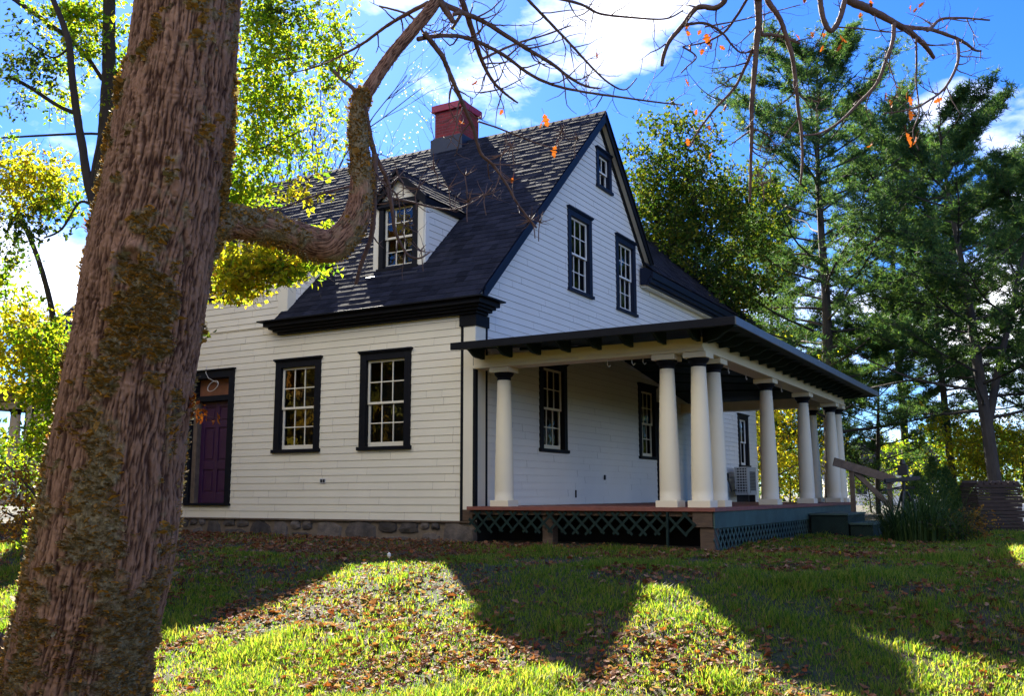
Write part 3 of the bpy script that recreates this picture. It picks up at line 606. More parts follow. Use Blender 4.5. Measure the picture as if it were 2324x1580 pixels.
# ---- porch (part of the house)
def porch(mx):
    X = (lambda x: -12.7-x) if mx else (lambda x: x)
    def bx(m, a, b): m.box((X(a[0]), a[1], a[2]), (X(b[0]), b[1], b[2]))
    full = not mx
    # deck
    mb = MB(); nb = 40
    for k in range(nb):
        y0 = -.25+k*(11.45/nb); bx(mb, (.31, y0, .215), (4.80, y0+11.45/nb-.006, .26-.002*(k % 2)))
    mb.build('deck', M['deckred'], house, bevel=.003)
    # roof
    x0, x1, y0, y1, ze, sl = .33, 5.42, -.86, 11.72, 3.02, .15
    zw = ze+sl*(x1-x0)
    A = [(X(x0), y0, ze), (X(x1), y0, ze), (X(x1), y1, ze), (X(x0), y1, ze), (X(x0), y0+x1-x0, zw), (X(x0), y1-x1+x0, zw)]
    for dz, mt, nm in ((.035, 'shingle', 'porch_roof'), (-.035, 'green', 'porch_ceiling')):
        mb = MB(); V = [Vector(p)+Vector((0, 0, dz)) for p in A]
        for f in ((0, 1, 4), (1, 2, 5, 4), (2, 3, 5)): mb.prism([V[i] for i in f], (0, 0, .055 if dz > 0 else .03))
        pr = mb.build(nm, M[mt], house)
    mb = MB(); bx(mb, (x0, y0-.025, ze-.035), (x1, y0, ze+.092)); mb.build('fascia', M['black'], house, bevel=.004)
    mb = MB()
    for k in range(5):
        a, b = y0+(y1-y0)*k/5, y0+(y1-y0)*(k+1)/5-.008; bx(mb, (x1, a, ze-.035), (x1+.025, b, ze+.093))
    mb.build('gutter_edge', M['drip'], house, bevel=.004)
    if mx: return
    mb = MB()
    for k in range(9): y = 1.5+k*1.05; mb.bar((4.5, y, ze+.15*.92-.07), (.4, y, ze+.15*(5.0)-.05-(.15*max(0, 5.09-(y+.86)) if y < 4.3 else .15*max(0, y-6.6))), .05, .05)
    mb.build('ceiling_batten', M['green'], house)
    # rafter tails
    prof = [(0, -.02), (.70, -.07), (.70, -.10), (.60, -.115), (.50, -.13), (.42, -.17), (.34, -.215), (.25, -.235), (.12, -.235), (0, -.24)]
    mb = MB(); mb.prism([(-.03, -d, z) for d, z in prof], (.06, 0, 0)); t0 = mb.build('rafter_tail', M['green'], house, bevel=.004); t0.location = (.55, -.12, ze+.11)
    for k in range(1, 8): copy_part(t0, house, (.55+k*.58, -.12, ze+.11))
    mb = MB(); mb.prism([(d, -.03, z) for d, z in prof], (0, .06, 0)); t1 = mb.build('rafter_tail', M['green'], house, bevel=.004); t1.location = (4.68, .1, ze+.11)
    for k in range(1, 19): copy_part(t1, house, (4.68, .1+k*.6, ze+.11))
    mb = MB(); mb.prism([(4.66, -.10, ze+.09), (5.40, -.84, ze-.02), (5.40, -.84, ze-.06), (5.15, -.59, ze-.10), (5.0, -.44, ze-.15), (4.66, -.10, ze-.15)], (.04, .04, 0)); mb.build('rafter_tail', M['green'], house)
    # beams
    mb = MB(); bx(mb, (.32, -.10, 2.74), (4.66, .24, 2.97)); bx(mb, (4.32, .24, 2.74), (4.66, 10.86, 2.97)); bx(mb, (.31, 10.86, 2.72), (4.66, 11.2, 2.97))
    bx(mb, (.32, -.13, 2.74), (4.69, -.10, 2.785)); bx(mb, (4.66, -.10, 2.74), (4.69, 11.2, 2.785)); bx(mb, (.32, -.12, 2.785), (4.68, -.10, 2.80)); mb.build('beam', M['colm'], house, bevel=.006)
    for p in ((2.9, 0.1), (3.35, .1), (3.55, .1)): mb = MB(); mb.tube([(p[0], p[1], 2.74), (p[0], p[1], 2.66), (p[0]+.03, p[1], 2.62), (p[0]+.06, p[1], 2.65)], .008, 6); mb.build('ceiling_hook', M['plastic'], house)
    for y in (1.9, 3.0, 5.6): mb = MB(); mb.tube([(4.45, y, 2.74), (4.45, y, 2.64), (4.45, y+.04, 2.61), (4.45, y+.06, 2.64)], .008, 6); mb.build('ceiling_hook', M['plastic'], house)
    return
porch(False); porch(True)
mb = MB(); mb.box((-13.05, -.1, 2.74), (-17.4, .24, 2.97)); mb.build('beam', M['colm'], house, bevel=.006)
def column(x, y):
    mb = MB(); pr = [(.172, 0)]+[(.17-.052*(t**1.5), 2.14*t) for t in np.linspace(0, 1, 14)]; mb.lathe([(r, z+.37) for r, z in pr], (0, 0, 0), 40)
    c = mb.build('column', M['colm'], house, smooth=False); c.location = (x, y, 0)
    for p in c.data.polygons: p.use_smooth = len(p.vertices) == 4
    mb = MB(); mb.box((-.185, -.185, .26), (.185, .185, .37)); mb.build('plinth', M['colm'], c, bevel=.006)
    mb = MB(); mb.lathe([(.118, 2.51), (.128, 2.515), (.13, 2.535), (.122, 2.545), (.128, 2.56), (.165, 2.60), (.178, 2.625), (.178, 2.645)], (0, 0, 0), 36); k = mb.build('capital', M['black'], c)
    for p in k.data.polygons: p.use_smooth = len(p.vertices) == 4
    mb = MB(); mb.box((-.195, -.195, 2.645), (.195, .195, 2.735)); mb.build('abacus', M['colm'], c, bevel=.006)
    return c
c0 = column(.87, .07)
for x, y in ((3.98, .07), (4.52, .07), (4.48, .95), (4.48, 4.25), (4.48, 7.35), (4.48, 10.25), (4.48, 11.02), (3.85, 11.02), (.87, 11.02), (-13.57, .07)): copy_part(c0, house, (x, y, 0))
# deck edge, skirts, lattice
mb = MB(); mb.box((.30, -.275, .2), (4.83, -.25, .262)); mb.box((4.80, -.25, .2), (4.83, 11.2, .262)); mb.build('deck_edge', M['deckred'], house, bevel=.004)
mb = MB(); mb.box((4.78, -.23, -.06), (4.805, 11.2, .2)); mb.build('skirt_board', M['skirt'], house, bevel=.004)
mb = MB(); mb.box((.31, -.20, .12), (4.78, -.17, .2)); mb.box((4.45, -.24, -.04), (4.77, -.201, .2)); mb.build('rim_joist', M['rawwood'], house, bevel=.004)
mb = MB(); mb.box((.0, -.03, .0), (.27, .3, .2)); mb.build('corner_block', M['rawwood'], house, bevel=.006)
def lattice(fr, s0, s1, t0, t1, n0, rag=0.0, sp=.24, w=.042, seed=0):
    mb = MB(); rd = random.Random(seed); H = t1-t0
    for lay, sg in ((0, 1), (1, -1)):
        k = s0-H-sp
        while k < s1+H:
            a = k if sg > 0 else k+H; b = a+sg*H       # bottom s, top s
            lo, hi = 0.0, 1.0
            for q in (s0, s1):
                pass
            def tt(s): return (s-a)/(b-a)
            e = sorted((tt(s0), tt(s1))); lo, hi = max(0, e[0]), min(1, e[1])
            lo2 = lo+(rd.uniform(0, rag) if lo == 0 else 0)
            if hi-lo2 > .06:
                p = fr.p(a+(b-a)*lo2, t0+H*lo2, n0+lay*.008); q = fr.p(a+(b-a)*hi, t0+H*hi, n0+lay*.008); mb.bar(p, q, .007, w, fr.N.cross((q-p).normalized()))
            k += sp
    return mb
PF = Frame((0, -.235, 0), (1, 0, 0), (0, -1, 0)); PS = Frame((4.775, 0, 0), (0, 1, 0), (1, 0, 0))
lattice(PF, .33, 4.05, -.19, .185, 0, .12, seed=1).build('lattice', M['green'], house)
mb = lattice(PF, 4.07, 4.5, -.19, .185, .01, .5, .3, seed=4); mb.bar(PF.p(4.04, -.42, .03), PF.p(4.05, .19, .03), .03, .05, (0, -1, 0)); mb.build('lattice', M['green'], house)
lattice(PS, -.22, 7.6, -.42, -.05, 0, .05, .2, seed=2).build('lattice', M['skirt'], house)
mb = MB(); mb.box((1.75, -.15, -.7), (1.95, .05, .15)); mb.build('deck_post', M['rawwood'], house, bevel=.01); mb = MB(); mb.box((4.55, -.2, -.7), (4.78, .02, -.04)); mb.build('deck_post', M['rawwood'], house, bevel=.01)
mb = MB(); mb.box((.3, .8, -.9), (4.4, .85, .2)); mb.box((.27, .1, -.9), (.3, .85, .2)); mb.box((3.9, .85, -.9), (3.95, 11, .2)); mb.build('crawlspace_dark_panel', M['interior'], house)  # dark panels added behind the lattice in place of the shade under the deck

# ---------------------------------------------------------------- leaves, twigs, trees
def rot_frames(n, r=rng):
    "random orthonormal pairs"
    a = r.normal(size=(n, 3)); a /= np.linalg.norm(a, axis=1)[:, None]; b = r.normal(size=(n, 3)); b -= a*(a*b).sum(1)[:, None]; b /= np.linalg.norm(b, axis=1)[:, None]
    return a, b
def leaf_cards(Pc, size, droop=.3, wid=.62, r=rng, flat=.0):
    "six-cornered leaves folded on the midrib, one island each"
    n = len(Pc); a, b = rot_frames(n, r); a[:, 2] -= droop; a[:, 2] *= (1-flat); a /= np.linalg.norm(a, axis=1)[:, None]
    if flat: b[:, 2] *= (1-flat)
    b -= a*(a*b).sum(1)[:, None]; b /= np.linalg.norm(b, axis=1)[:, None]; c = np.cross(a, b)
    s = (size*r.uniform(.6, 1.25, n))[:, None]; w = s*wid*r.uniform(.75, 1.15, (n, 1))*.5; f = w*r.uniform(.1, .6, (n, 1))
    P0 = Pc; P1 = Pc+a*s*.35+b*w+c*f; P2 = Pc+a*s*.62+b*w*.7+c*f*.8; P3 = Pc+a*s-c*s*.12; P4 = Pc+a*s*.62-b*w*.7+c*f*.8; P5 = Pc+a*s*.35-b*w+c*f
    V = np.stack([P0, P1, P2, P3, P4, P5], 1).reshape(-1, 3); i = np.arange(n)[:, None]*6
    return V, np.concatenate([i+[0, 1, 2, 3], i+[0, 3, 4, 5]], 0)
def spray(c, rad, n, size, r=rng, per=9, droop=.3, sq=(1, 1, 1), wid=.62):
    "leaves strung along little twigs inside an ellipsoid; returns leaf arrays and twig lines"
    k = max(1, n//per); d = r.normal(size=(k, 3)); d /= np.linalg.norm(d, axis=1)[:, None]; q = d*(r.uniform(0, 1, (k, 1))**.45)
    st = np.asarray(c)+q*np.asarray(rad); dr = r.normal(size=(k, 3))*.8+q; dr[:, 2] -= .1; dr /= np.linalg.norm(dr, axis=1)[:, None]
    L = size*r.uniform(2.0, 5.0, (k, 1)); t = r.uniform(0, 1, (k, per, 1))
    pts = st[:, None]+dr[:, None]*L[:, None]*t+r.normal(size=(k, per, 3))*size*.55
    V, F = leaf_cards(pts.reshape(-1, 3), size, droop, wid, r)
    return V, F, [(st[i], st[i]+dr[i]*L[i]) for i in range(k)]
def join(parts):
    V = []; F = []; o_ = 0
    for v, f in parts: V.append(v); F.append(f+o_); o_ += len(v)
    return np.concatenate(V), np.concatenate(F)
def twigs_arr(lines, r0_, r1_):
    "many thin three-sided twigs as one block"
    A = np.array([l[0] for l in lines], float); B = np.array([l[1] for l in lines], float); d = B-A; d /= np.linalg.norm(d, axis=1)[:, None]+1e-9
    x = np.cross(d, [.3, .5, .81]); x /= np.linalg.norm(x, axis=1)[:, None]+1e-9; y = np.cross(d, x); V = []
    for P_, rr in ((A, r0_), (B, r1_)):
        for k in range(3):
            an = 2*math.pi*k/3; V.append(P_+(x*math.cos(an)+y*math.sin(an))*rr)
    V = np.stack(V, 1).reshape(-1, 3); i = np.arange(len(A))[:, None]*6
    return V, np.concatenate([i+[0, 1, 4, 3], i+[1, 2, 5, 4], i+[2, 0, 3, 5]], 0)
def wander(p, d, L, n, jit, grav=0.0, rd=random):
    p = Vector(p); d = Vector(d).normalized(); out = [p.copy()]
    for i in range(n):
        d = (d+Vector((rd.gauss(0, jit), rd.gauss(0, jit), rd.gauss(0, jit)+grav))).normalized(); p = p+d*(L/n); out.append(p.copy())
    return out

# ---- the lichen-covered maple in the foreground
tr = thing('maple_tree', 'old maple covered in lichen in the left foreground, bare limb reaching over the house', 'tree', (5.15, -11.6, -1.0))
TR = [(150, 1840, 186, 4.72), (160, 1720, 176, 4.72), (170, 1580, 158, 4.7), (205, 1400, 153, 4.7), (243, 1200, 151, 4.7), (288, 900, 141, 4.7), (314, 750, 137, 4.7), (338, 600, 136, 4.7), (372, 430, 132, 4.72), (390, 300, 128, 4.74), (412, 150, 121, 4.76), (428, 0, 116, 4.8), (445, -200, 108, 4.85), (455, -420, 100, 4.95)]
def spl(pts, n):
    "Catmull-Rom through tuples"
    Pn = np.array(pts, float); m = len(Pn); t = np.linspace(0, m-1-1e-6, n); i = t.astype(int); f = (t-i)[:, None]
    g = lambda k: Pn[np.clip(k, 0, m-1)]
    a, b, c, d = g(i-1), g(i), g(i+1), g(i+2)
    return .5*(2*b+(c-a)*f+(2*a-5*b+4*c-d)*f*f+(3*b-a-3*c+d)*f**3)
def bark_tube(mb, cen, rad, na, amp, seed, knots=()):
    "displaced bark: long ridges, plates and lumps"
    cen = np.asarray(cen, float); m = len(cen); d = np.gradient(cen, axis=0); d /= np.linalg.norm(d, axis=1)[:, None]
    x = np.cross(d, [.2, -.97, .1]); 
    for i in range(1, m):
        if (x[i]*x[i-1]).sum() < 0: x[i] *= -1
    x /= np.linalg.norm(x, axis=1)[:, None]; y = np.cross(d, x)
    th = np.linspace(0, 2*math.pi, na, endpoint=False); s = np.concatenate([[0], np.cumsum(np.linalg.norm(np.diff(cen, axis=0), axis=1))])
    T, S = np.meshgrid(th, s); Rr = np.repeat(np.asarray(rad)[:, None], na, 1)
    C3 = np.stack([np.cos(T)*Rr, np.sin(T)*Rr, S], -1).reshape(-1, 3)
    f_ = .0165/amp
    wp = vnoise(C3*np.array([7, 7, 5]), seed)*.009+vnoise(C3*np.array([25, 25, 14]), seed+12)*.003; q = C3.copy(); q[:, 0] += wp; q[:, 1] += wp
    n1 = vnoise(q*np.array([88, 88, 6.5])*f_**.5, seed+1)+.4*vnoise(q*np.array([150, 150, 22])*f_**.5, seed+4); n2 = vnoise(q*np.array([40, 40, 34]), seed+5)
    fur = np.exp(-(n1/.26)**2); crk = np.exp(-(n2/.07)**2)*.55*(vnoise(q*9, seed+8) > 0)
    plate = np.clip(1-np.maximum(fur, crk), 0, 1)
    lich = np.clip((vnoise(C3*np.array([6.5, 6.5, 2.0]), seed+2)+.5*vnoise(C3*15, seed+6)+.35*vnoise(C3*40, seed+7)+.05-.22*np.clip((C3[:, 2:3].ravel()-2.4)/1.5, -.7, 1))*2.6, 0, 1)
    disp = (amp*.62*(plate**.8-.6)*(1-.5*lich)+amp*.9*vnoise(C3*np.array([6, 6, 1.6]), seed+9)+amp*.28*vnoise(C3*75, seed+3)+lich*amp*(.25+.55*vnoise(C3*48, seed+10))).reshape(m, na)
    mb.attr = {'plate': plate, 'lich': lich}
    for (kt, ks, kw, kh) in knots:
        dd = np.minimum(np.abs(T-kt), 2*math.pi-np.abs(T-kt))*Rr; rr_ = np.sqrt((dd/kw)**2+((S-ks)/(kw*1.25))**2)
        disp = disp*np.clip((rr_-.6)*2, 0.12, 1)+kh*(np.exp(-((rr_-1)/.28)**2)-.75*np.exp(-(rr_/.75)**4))
    rr = Rr+disp
    V = cen[:, None]+x[:, None]*(np.cos(T)*rr)[..., None]+y[:, None]*(np.sin(T)*rr)[..., None]
    N = x[:, None]*np.cos(T)[..., None]+y[:, None]*np.sin(T)[..., None]
    ii = np.arange(m*na).reshape(m, na); F = np.stack([ii[:-1], np.roll(ii, -1, 1)[:-1], np.roll(ii, -1, 1)[1:], ii[1:]], -1).reshape(-1, 4)
    mb.arr(V.reshape(-1, 3), F); return V, N, S, T
tp = spl([(*at(u, v, Y), r*Y/2171.2) for u, v, r, Y in TR], 860)
mb = MB()
kc = np.array(at(293, 618, 4.7)); ki = int(np.argmin(np.abs(tp[:, 2]-kc[2])))
cen = tp[:, :3]; dv = np.gradient(cen, axis=0)[ki]; dv /= np.linalg.norm(dv); xk = np.cross(dv, [.2, -.97, .1]); xk /= np.linalg.norm(xk); yk = np.cross(dv, xk)
toc = np.array(CAM)-cen[ki]; lat = np.array(rt)
best = min(np.linspace(0, 2*math.pi, 720), key=lambda t: np.linalg.norm(np.cross(cen[ki]+(xk*math.cos(t)+yk*math.sin(t))*tp[ki, 3]-np.array(CAM), (kc-np.array(CAM))/np.linalg.norm(kc-np.array(CAM))))+(0 if (xk*math.cos(t)+yk*math.sin(t))@toc > 0 else 9))
sk = float(np.linalg.norm(np.diff(cen[:ki+1], axis=0), axis=1).sum())
TV, TN, TS, TT = bark_tube(mb, cen, tp[:, 3], 400, .0165, 3, [(best, sk, .075, .022)])
TLM = mb.attr['lich']; trunk = mb.build('trunk', M['bark'], tr, smooth=True); ch_ = [trunk]
L1 = [(440, 500, 58, 4.75), (490, 503, 46, 4.85), (545, 506, 38, 4.95), (620, 520, 38, 5.05), (690, 545, 40, 5.15), (750, 557, 40, 5.2), (793, 522, 35, 5.25), (815, 470, 30, 5.3), (820, 400, 25, 5.35), (814, 320, 23, 5.4), (815, 240, 21, 5.45), (838, 200, 18, 5.5), (885, 130, 16, 5.6), (935, 70, 14, 5.7), (985, 8, 13, 5.8), (1010, -60, 12, 5.9)]
lp = spl([(*at(u, v, Y), r*Y/2171.2) for u, v, r, Y in L1], 620); mb = MB()
LV, LN, LS, LT = bark_tube(mb, lp[:, :3], lp[:, 3]*.93, 150, .006, 9); LLM = mb.attr['lich']; limb = mb.build('limb', M['bark'], tr, smooth=True); ch_.append(limb)
# lichen lobes: ruffled little shelves standing off the bark in patches
def lobes(V, N, count, size, seed, thr, lm=None):
    r = np.random.default_rng(seed); Vf = V.reshape(-1, 3); Nf = N.reshape(-1, 3)
    toc = np.array(CAM)-Vf; vis = (Nf*toc).sum(1)/np.linalg.norm(toc, axis=1) > -.25
    den = (lm if lm is not None else 0)*1.1-.4+.45*vnoise(Vf*np.array([5.5, 5.5, 4.0]), seed)+.4*vnoise(Vf*17, seed+1)-.4*np.clip((Vf[:, 2]-.6)/2, -.6, 1)
    ok = np.where(vis & (den > thr))[0]; pick = r.choice(ok, count); P_ = Vf[pick]+r.normal(size=(count, 3))*.006; n = Nf[pick]
    up_ = np.array([0, 0, 1.])+r.normal(size=(count, 3))*.35; t = np.cross(n, up_); t /= np.linalg.norm(t, axis=1)[:, None]; b = np.cross(t, n)
    s = (size*r.uniform(.35, 1.25, count)*np.where(r.uniform(size=count) < .12, 1.6, 1))[:, None]; out = r.uniform(.15, .8, (count, 1)); k = 7; ring = []
    for j in range(k):
        a = math.pi*(-.1+1.2*j/(k-1)); rad = s*r.uniform(.6, 1.1, (count, 1))
        ring.append(P_+t*math.cos(a)*rad*.62+b*math.sin(a)*rad*.45*(1-out*.6)+n*(math.sin(a)*rad*out*.8+.004+r.uniform(-.004, .007, (count, 1))))
    base = P_-n*.004-b*s*.1; V_ = np.stack([base]+ring, 1).reshape(-1, 3); i = np.arange(count)[:, None]*(k+1)
    return V_, np.concatenate([i+[0, j, j+1] for j in range(1, k)], 0)
mb = MB(); mb.arr(*lobes(TV, TN, 13000, .027, 21, .0, TLM)); mb.arr(*lobes(TV, TN, 12000, .014, 25, -.1, TLM)); ch_.append(mb.build('lichen', M['lichen'], tr)); ch_[-1]['kind'] = 'stuff'
mb = MB(); mb.arr(*lobes(LV, LN, 2600, .011, 31, -.2, LLM)); mb.arr(*lobes(LV, LN, 500, .022, 33, .15, LLM)); ch_.append(mb.build('lichen', M['lichen'], tr)); ch_[-1]['kind'] = 'stuff'
# bare branches
def branch(pts, Y0, Y1, r0_, r1_, tw=0, twl=.35, seed=0, bump=.12, curl=.9):
    "a branch along measured points, with twigs that leave it and curve up"
    rd = random.Random(seed); n = len(pts); q = spl([(*at(u, v, Y0+(Y1-Y0)*i/(n-1)), (r0_+(r1_-r0_)*i/(n-1))*(Y0+(Y1-Y0)*i/(n-1))/2171.2) for i, (u, v) in enumerate(pts)], n*7)
    mb = MB(); mb.tube([p[:3] for p in q], [p[3] for p in q], 8, bump)
    for k in range(tw):
        i = rd.randrange(4, len(q)-1); p = Vector(q[i][:3]); d = Vector(q[min(i+2, len(q)-1)][:3])-Vector(q[i-2][:3])
        if d.length < 1e-6: continue
        d.normalize(); sd = d.orthogonal().normalized(); sd.rotate(Matrix.Rotation(rd.uniform(0, 6.28), 3, d))
        L = twl*rd.uniform(.4, 1.2); w_ = wander(p, d*.5+sd*rd.uniform(.5, 1.0)+Vector((0, 0, -.2)), L, 7, .16, .10*curl, rd); r_ = min(q[i][3]*.55, .006)
        mb.tube(w_, [r_*(1-.75*j/7) for j in range(8)], 5, .1)
        for s in range(rd.randint(1, 3)):
            j = rd.randrange(2, 7); d2 = (w_[j]-w_[j-1]).normalized(); o2 = d2.orthogonal(); o2.rotate(Matrix.Rotation(rd.uniform(0, 6.28), 3, d2))
            v_ = wander(w_[j], d2*.6+o2*.8, L*.45, 5, .18, .10, rd); mb.tube(v_, [r_*.5*(1-.6*m/5) for m in range(6)], 4)
    o = mb.build('branch', M['barkf'], tr, smooth=True); ch_.append(o); return q
BR = [
 ([(1000, 6), (1050, 28), (1101, 50), (1191, 107), (1251, 143), (1295, 177), (1330, 195), (1360, 200)], 5.8, 6.6, 7, 2, 16, .4),
 ([(948, 88), (1008, 80), (1068, 88), (1141, 123), (1201, 167), (1258, 193), (1325, 208), (1408, 220), (1480, 230), (1549, 238)], 5.7, 7.0, 5.5, 1.6, 16, .4),
 ([(962, 72), (1001, 123), (1015, 153), (1038, 207), (1058, 253), (1075, 293), (1091, 347), (1118, 373), (1151, 420), (1178, 467), (1218, 517)], 5.7, 6.3, 6.5, 2, 12, .3),
 ([(1045, -10), (1068, 57), (1081, 100), (1095, 140), (1118, 183), (1148, 213), (1175, 233)], 5.9, 6.5, 7.5, 2, 8, .35),
 ([(1095, 133), (1128, 117), (1175, 97), (1241, 77), (1295, 57)], 6.2, 6.8, 3.5, 1.5, 6, .35),
 ([(1190, -10), (1241, 43), (1295, 100), (1341, 150), (1381, 187), (1418, 203), (1445, 177)], 6.2, 7.2, 3.6, 1.3, 10, .4),
 ([(1265, -5), (1321, 10), (1361, 30), (1425, 38), (1508, 42), (1550, 23)], 6.4, 7.2, 3.6, 1.6, 9, .4),
 ([(972, 5), (921, 32), (875, 60), (825, 97), (775, 125), (720, 150), (663, 165)], 5.8, 6.4, 5, 1.3, 12, .4),
 ([(861, 13), (921, 30), (950, 55), (962, 78)], 6.0, 5.75, 2.2, 3.4, 5, .3),
 ([(992, -10), (1021, 37), (1031, 50)], 5.8, 5.8, 9, 5, 0, .2), ([(1028, 32), (1045, 30), (1035, 50), (1025, 66)], 5.8, 5.85, 5, 3, 2, .2),
 ([(815, 225), (805, 205), (792, 192), (775, 180), (757, 160)], 5.45, 5.5, 6, 3, 3, .25),
 ([(826, 240), (838, 300), (851, 350), (878, 407), (889, 467), (896, 521), (912, 558), (928, 580), (952, 586), (976, 572)], 5.42, 5.7, 7, 1.6, 6, .22),
 ([(851, 350), (850, 408), (849, 447), (847, 507), (841, 543), (821, 596), (808, 645)], 5.4, 5.5, 7.5, 4.5, 3, .2),
 ([(616, 484), (682, 455), (749, 434), (800, 421)], 5.2, 5.6, 2.0, 3.2, 4, .2),
 ([(889, 450), (940, 460), (980, 470), (1030, 475), (1070, 460), (1098, 440)], 5.6, 5.8, 3.0, 1.3, 5, .2),
 ([(1085, 275), (1130, 290), (1180, 310), (1235, 330), (1270, 338)], 6.1, 6.3, 2.4, 1.2, 5, .25),
 ([(1090, 210), (1140, 200), (1190, 175)], 6.2, 6.4, 2, 1, 3, .25),
 ([(1719, -30), (1721, 20), (1722, 50), (1717, 100), (1712, 167), (1706, 240), (1706, 300), (1704, 367), (1702, 460)], 6.4, 6.6, 9, 3, 5, .3),
 ([(1730, -30), (1745, 5), (1769, 40), (1786, 87), (1799, 133), (1806, 187), (1812, 250), (1819, 300), (1821, 367), (1816, 420)], 6.5, 6.7, 7, 2.5, 6, .3),
 ([(1900, -40), (1925, -2), (1966, 17), (2016, 43), (2066, 73), (2099, 103), (2119, 130)], 6.6, 7.2, 11, 4.5, 4, .35),
 ([(2049, 60), (2080, 63), (2116, 67), (2172, 87), (2195, 100), (2212, 113), (2226, 115)], 7.0, 7.4, 5.5, 2.2, 5, .3),
 ([(2105, 68), (2116, 60), (2136, 43), (2182, 40), (2246, 45)], 7.1, 7.4, 4.5, 2, 4, .3),
 ([(2029, 52), (2026, 93), (2012, 133), (1989, 190), (1949, 233), (1909, 273), (1866, 300), (1826, 307)], 6.9, 6.5, 5, 1.8, 8, .3),
 ([(2172, 87), (2174, 140), (2146, 197), (2109, 227), (2069, 247), (2006, 257)], 7.2, 6.9, 3.8, 1.6, 10, .3),
 ([(1860, -20), (1862, 5), (1869, 43), (1882, 68), (1895, 62), (1908, 35), (1917, 0)], 6.5, 6.6, 6, 6, 2, .2),
 ([(1650, -20), (1642, 4), (1622, 17), (1582, 17), (1549, 57), (1520, 92), (1506, 125), (1502, 150)], 6.2, 6.4, 7, 4, 5, .3),
 ([(1717, 95), (1705, 120), (1692, 150), (1666, 200), (1626, 243), (1589, 290), (1566, 333)], 6.5, 6.6, 4.5, 2, 10, .35),
 ([(1724, 60), (1729, 77), (1745, 78), (1776, 83), (1816, 98)], 6.5, 6.6, 5, 3, 3, .25), ([(1695, -10), (1692, 3), (1662, 50), (1640, 75), (1600, 95), (1549, 105)], 6.4, 6.7, 4, 1.6, 8, .3),
 ([(1549, 57), (1600, 52), (1640, 75), (1660, 100), (1680, 118), (1702, 118)], 6.3, 6.5, 3.5, 1.6, 5, .3), ([(1600, 60), (1680, 45), (1740, 30), (1816, 10)], 6.4, 6.7, 2, 1, 6, .3),
 ([(2079, 85), (2080, 140), (2079, 187), (2086, 253), (2072, 300), (2085, 340)], 7.0, 7.0, 2.6, 1, 6, .25), ([(1890, 60), (1960, 65), (2020, 72), (2080, 66)], 6.7, 7, 2, 1.2, 3, .3),
 ([(1549, 105), (1580, 128), (1560, 150), (1545, 165)], 6.6, 6.6, 2.2, 1, 4, .25), ([(1707, 295), (1690, 305), (1655, 330)], 6.6, 6.6, 3, 1.2, 1, .2), ([(1707, 292), (1740, 305), (1760, 330)], 6.6, 6.6, 2, 1, 3, .2),
 ([(1700, -60), (1500, -150), (1300, -160), (1100, -120), (1010, -60)], 6.3, 5.9, 10, 10, 0, .3), ([(1910, -50), (1850, -120), (1760, -170), (1600, -190), (1400, -170)], 6.6, 6.1, 12, 10, 0, .3),
 ([(1455, -150), (1250, -60), (1195, -20), (1190, -5)], 6.1, 6.2, 7, 4, 0, .3), ([(1725, -60), (1722, -20), (1720, 0)], 6.4, 6.4, 12, 9, 0, .3), ([(1275, -15), (1210, -100), (1150, -125)], 6.4, 6.0, 4, 7, 0, .3), ([(450, -380), (700, -300), (900, -220), (1010, -60)], 4.9, 5.9, 40, 13, 0, .3)]
for i, b_ in enumerate(BR): branch(b_[0], b_[1], b_[2], b_[3], b_[4], b_[5], b_[6], 100+i)
# bursts of young twigs
for i, (u, v, Y) in enumerate([(985, 384, 5.9), (1055, 398, 5.95), (1018, 426, 5.9), (1063, 457, 5.8), (1100, 443, 5.8), (948, 428, 5.7), (886, 459, 5.6), (918, 511, 5.6), (956, 570, 5.7), (900, 440, 5.6), (1160, 330, 6.2), (1140, 350, 6.2), (1275, 298, 6.3), (1310, 315, 6.3), (1165, 410, 6.2), (1225, 505, 6.3), (1205, 500, 6.3), (905, 400, 5.6), (1720, 400, 6.5), (1728, 420, 6.5), (1735, 380, 6.5), (1860, 230, 6.6), (2030, 220, 6.9), (870, 410, 5.5)]):
    rd = random.Random(500+i); mb = MB(); c = at(u, v, Y)
    st = wander(c+Vector((rd.uniform(-.03, .03), .02, -.12)), c-(c+Vector((0, .02, -.12))), .12, 3, .05, 0, rd); mb.tube([*st[:-1], c], .0035, 5)
    for k in range(rd.randint(7, 11)):
        d = Vector((rd.gauss(0, 1), rd.gauss(0, 1), rd.gauss(.25, .6))); w_ = wander(c, d, rd.uniform(.05, .13), 3, .12, .06, rd); mb.tube(w_, [.0032, .0028, .0022, .0012], 4)
    ch_.append(mb.build('twig', M['barkf'], tr))
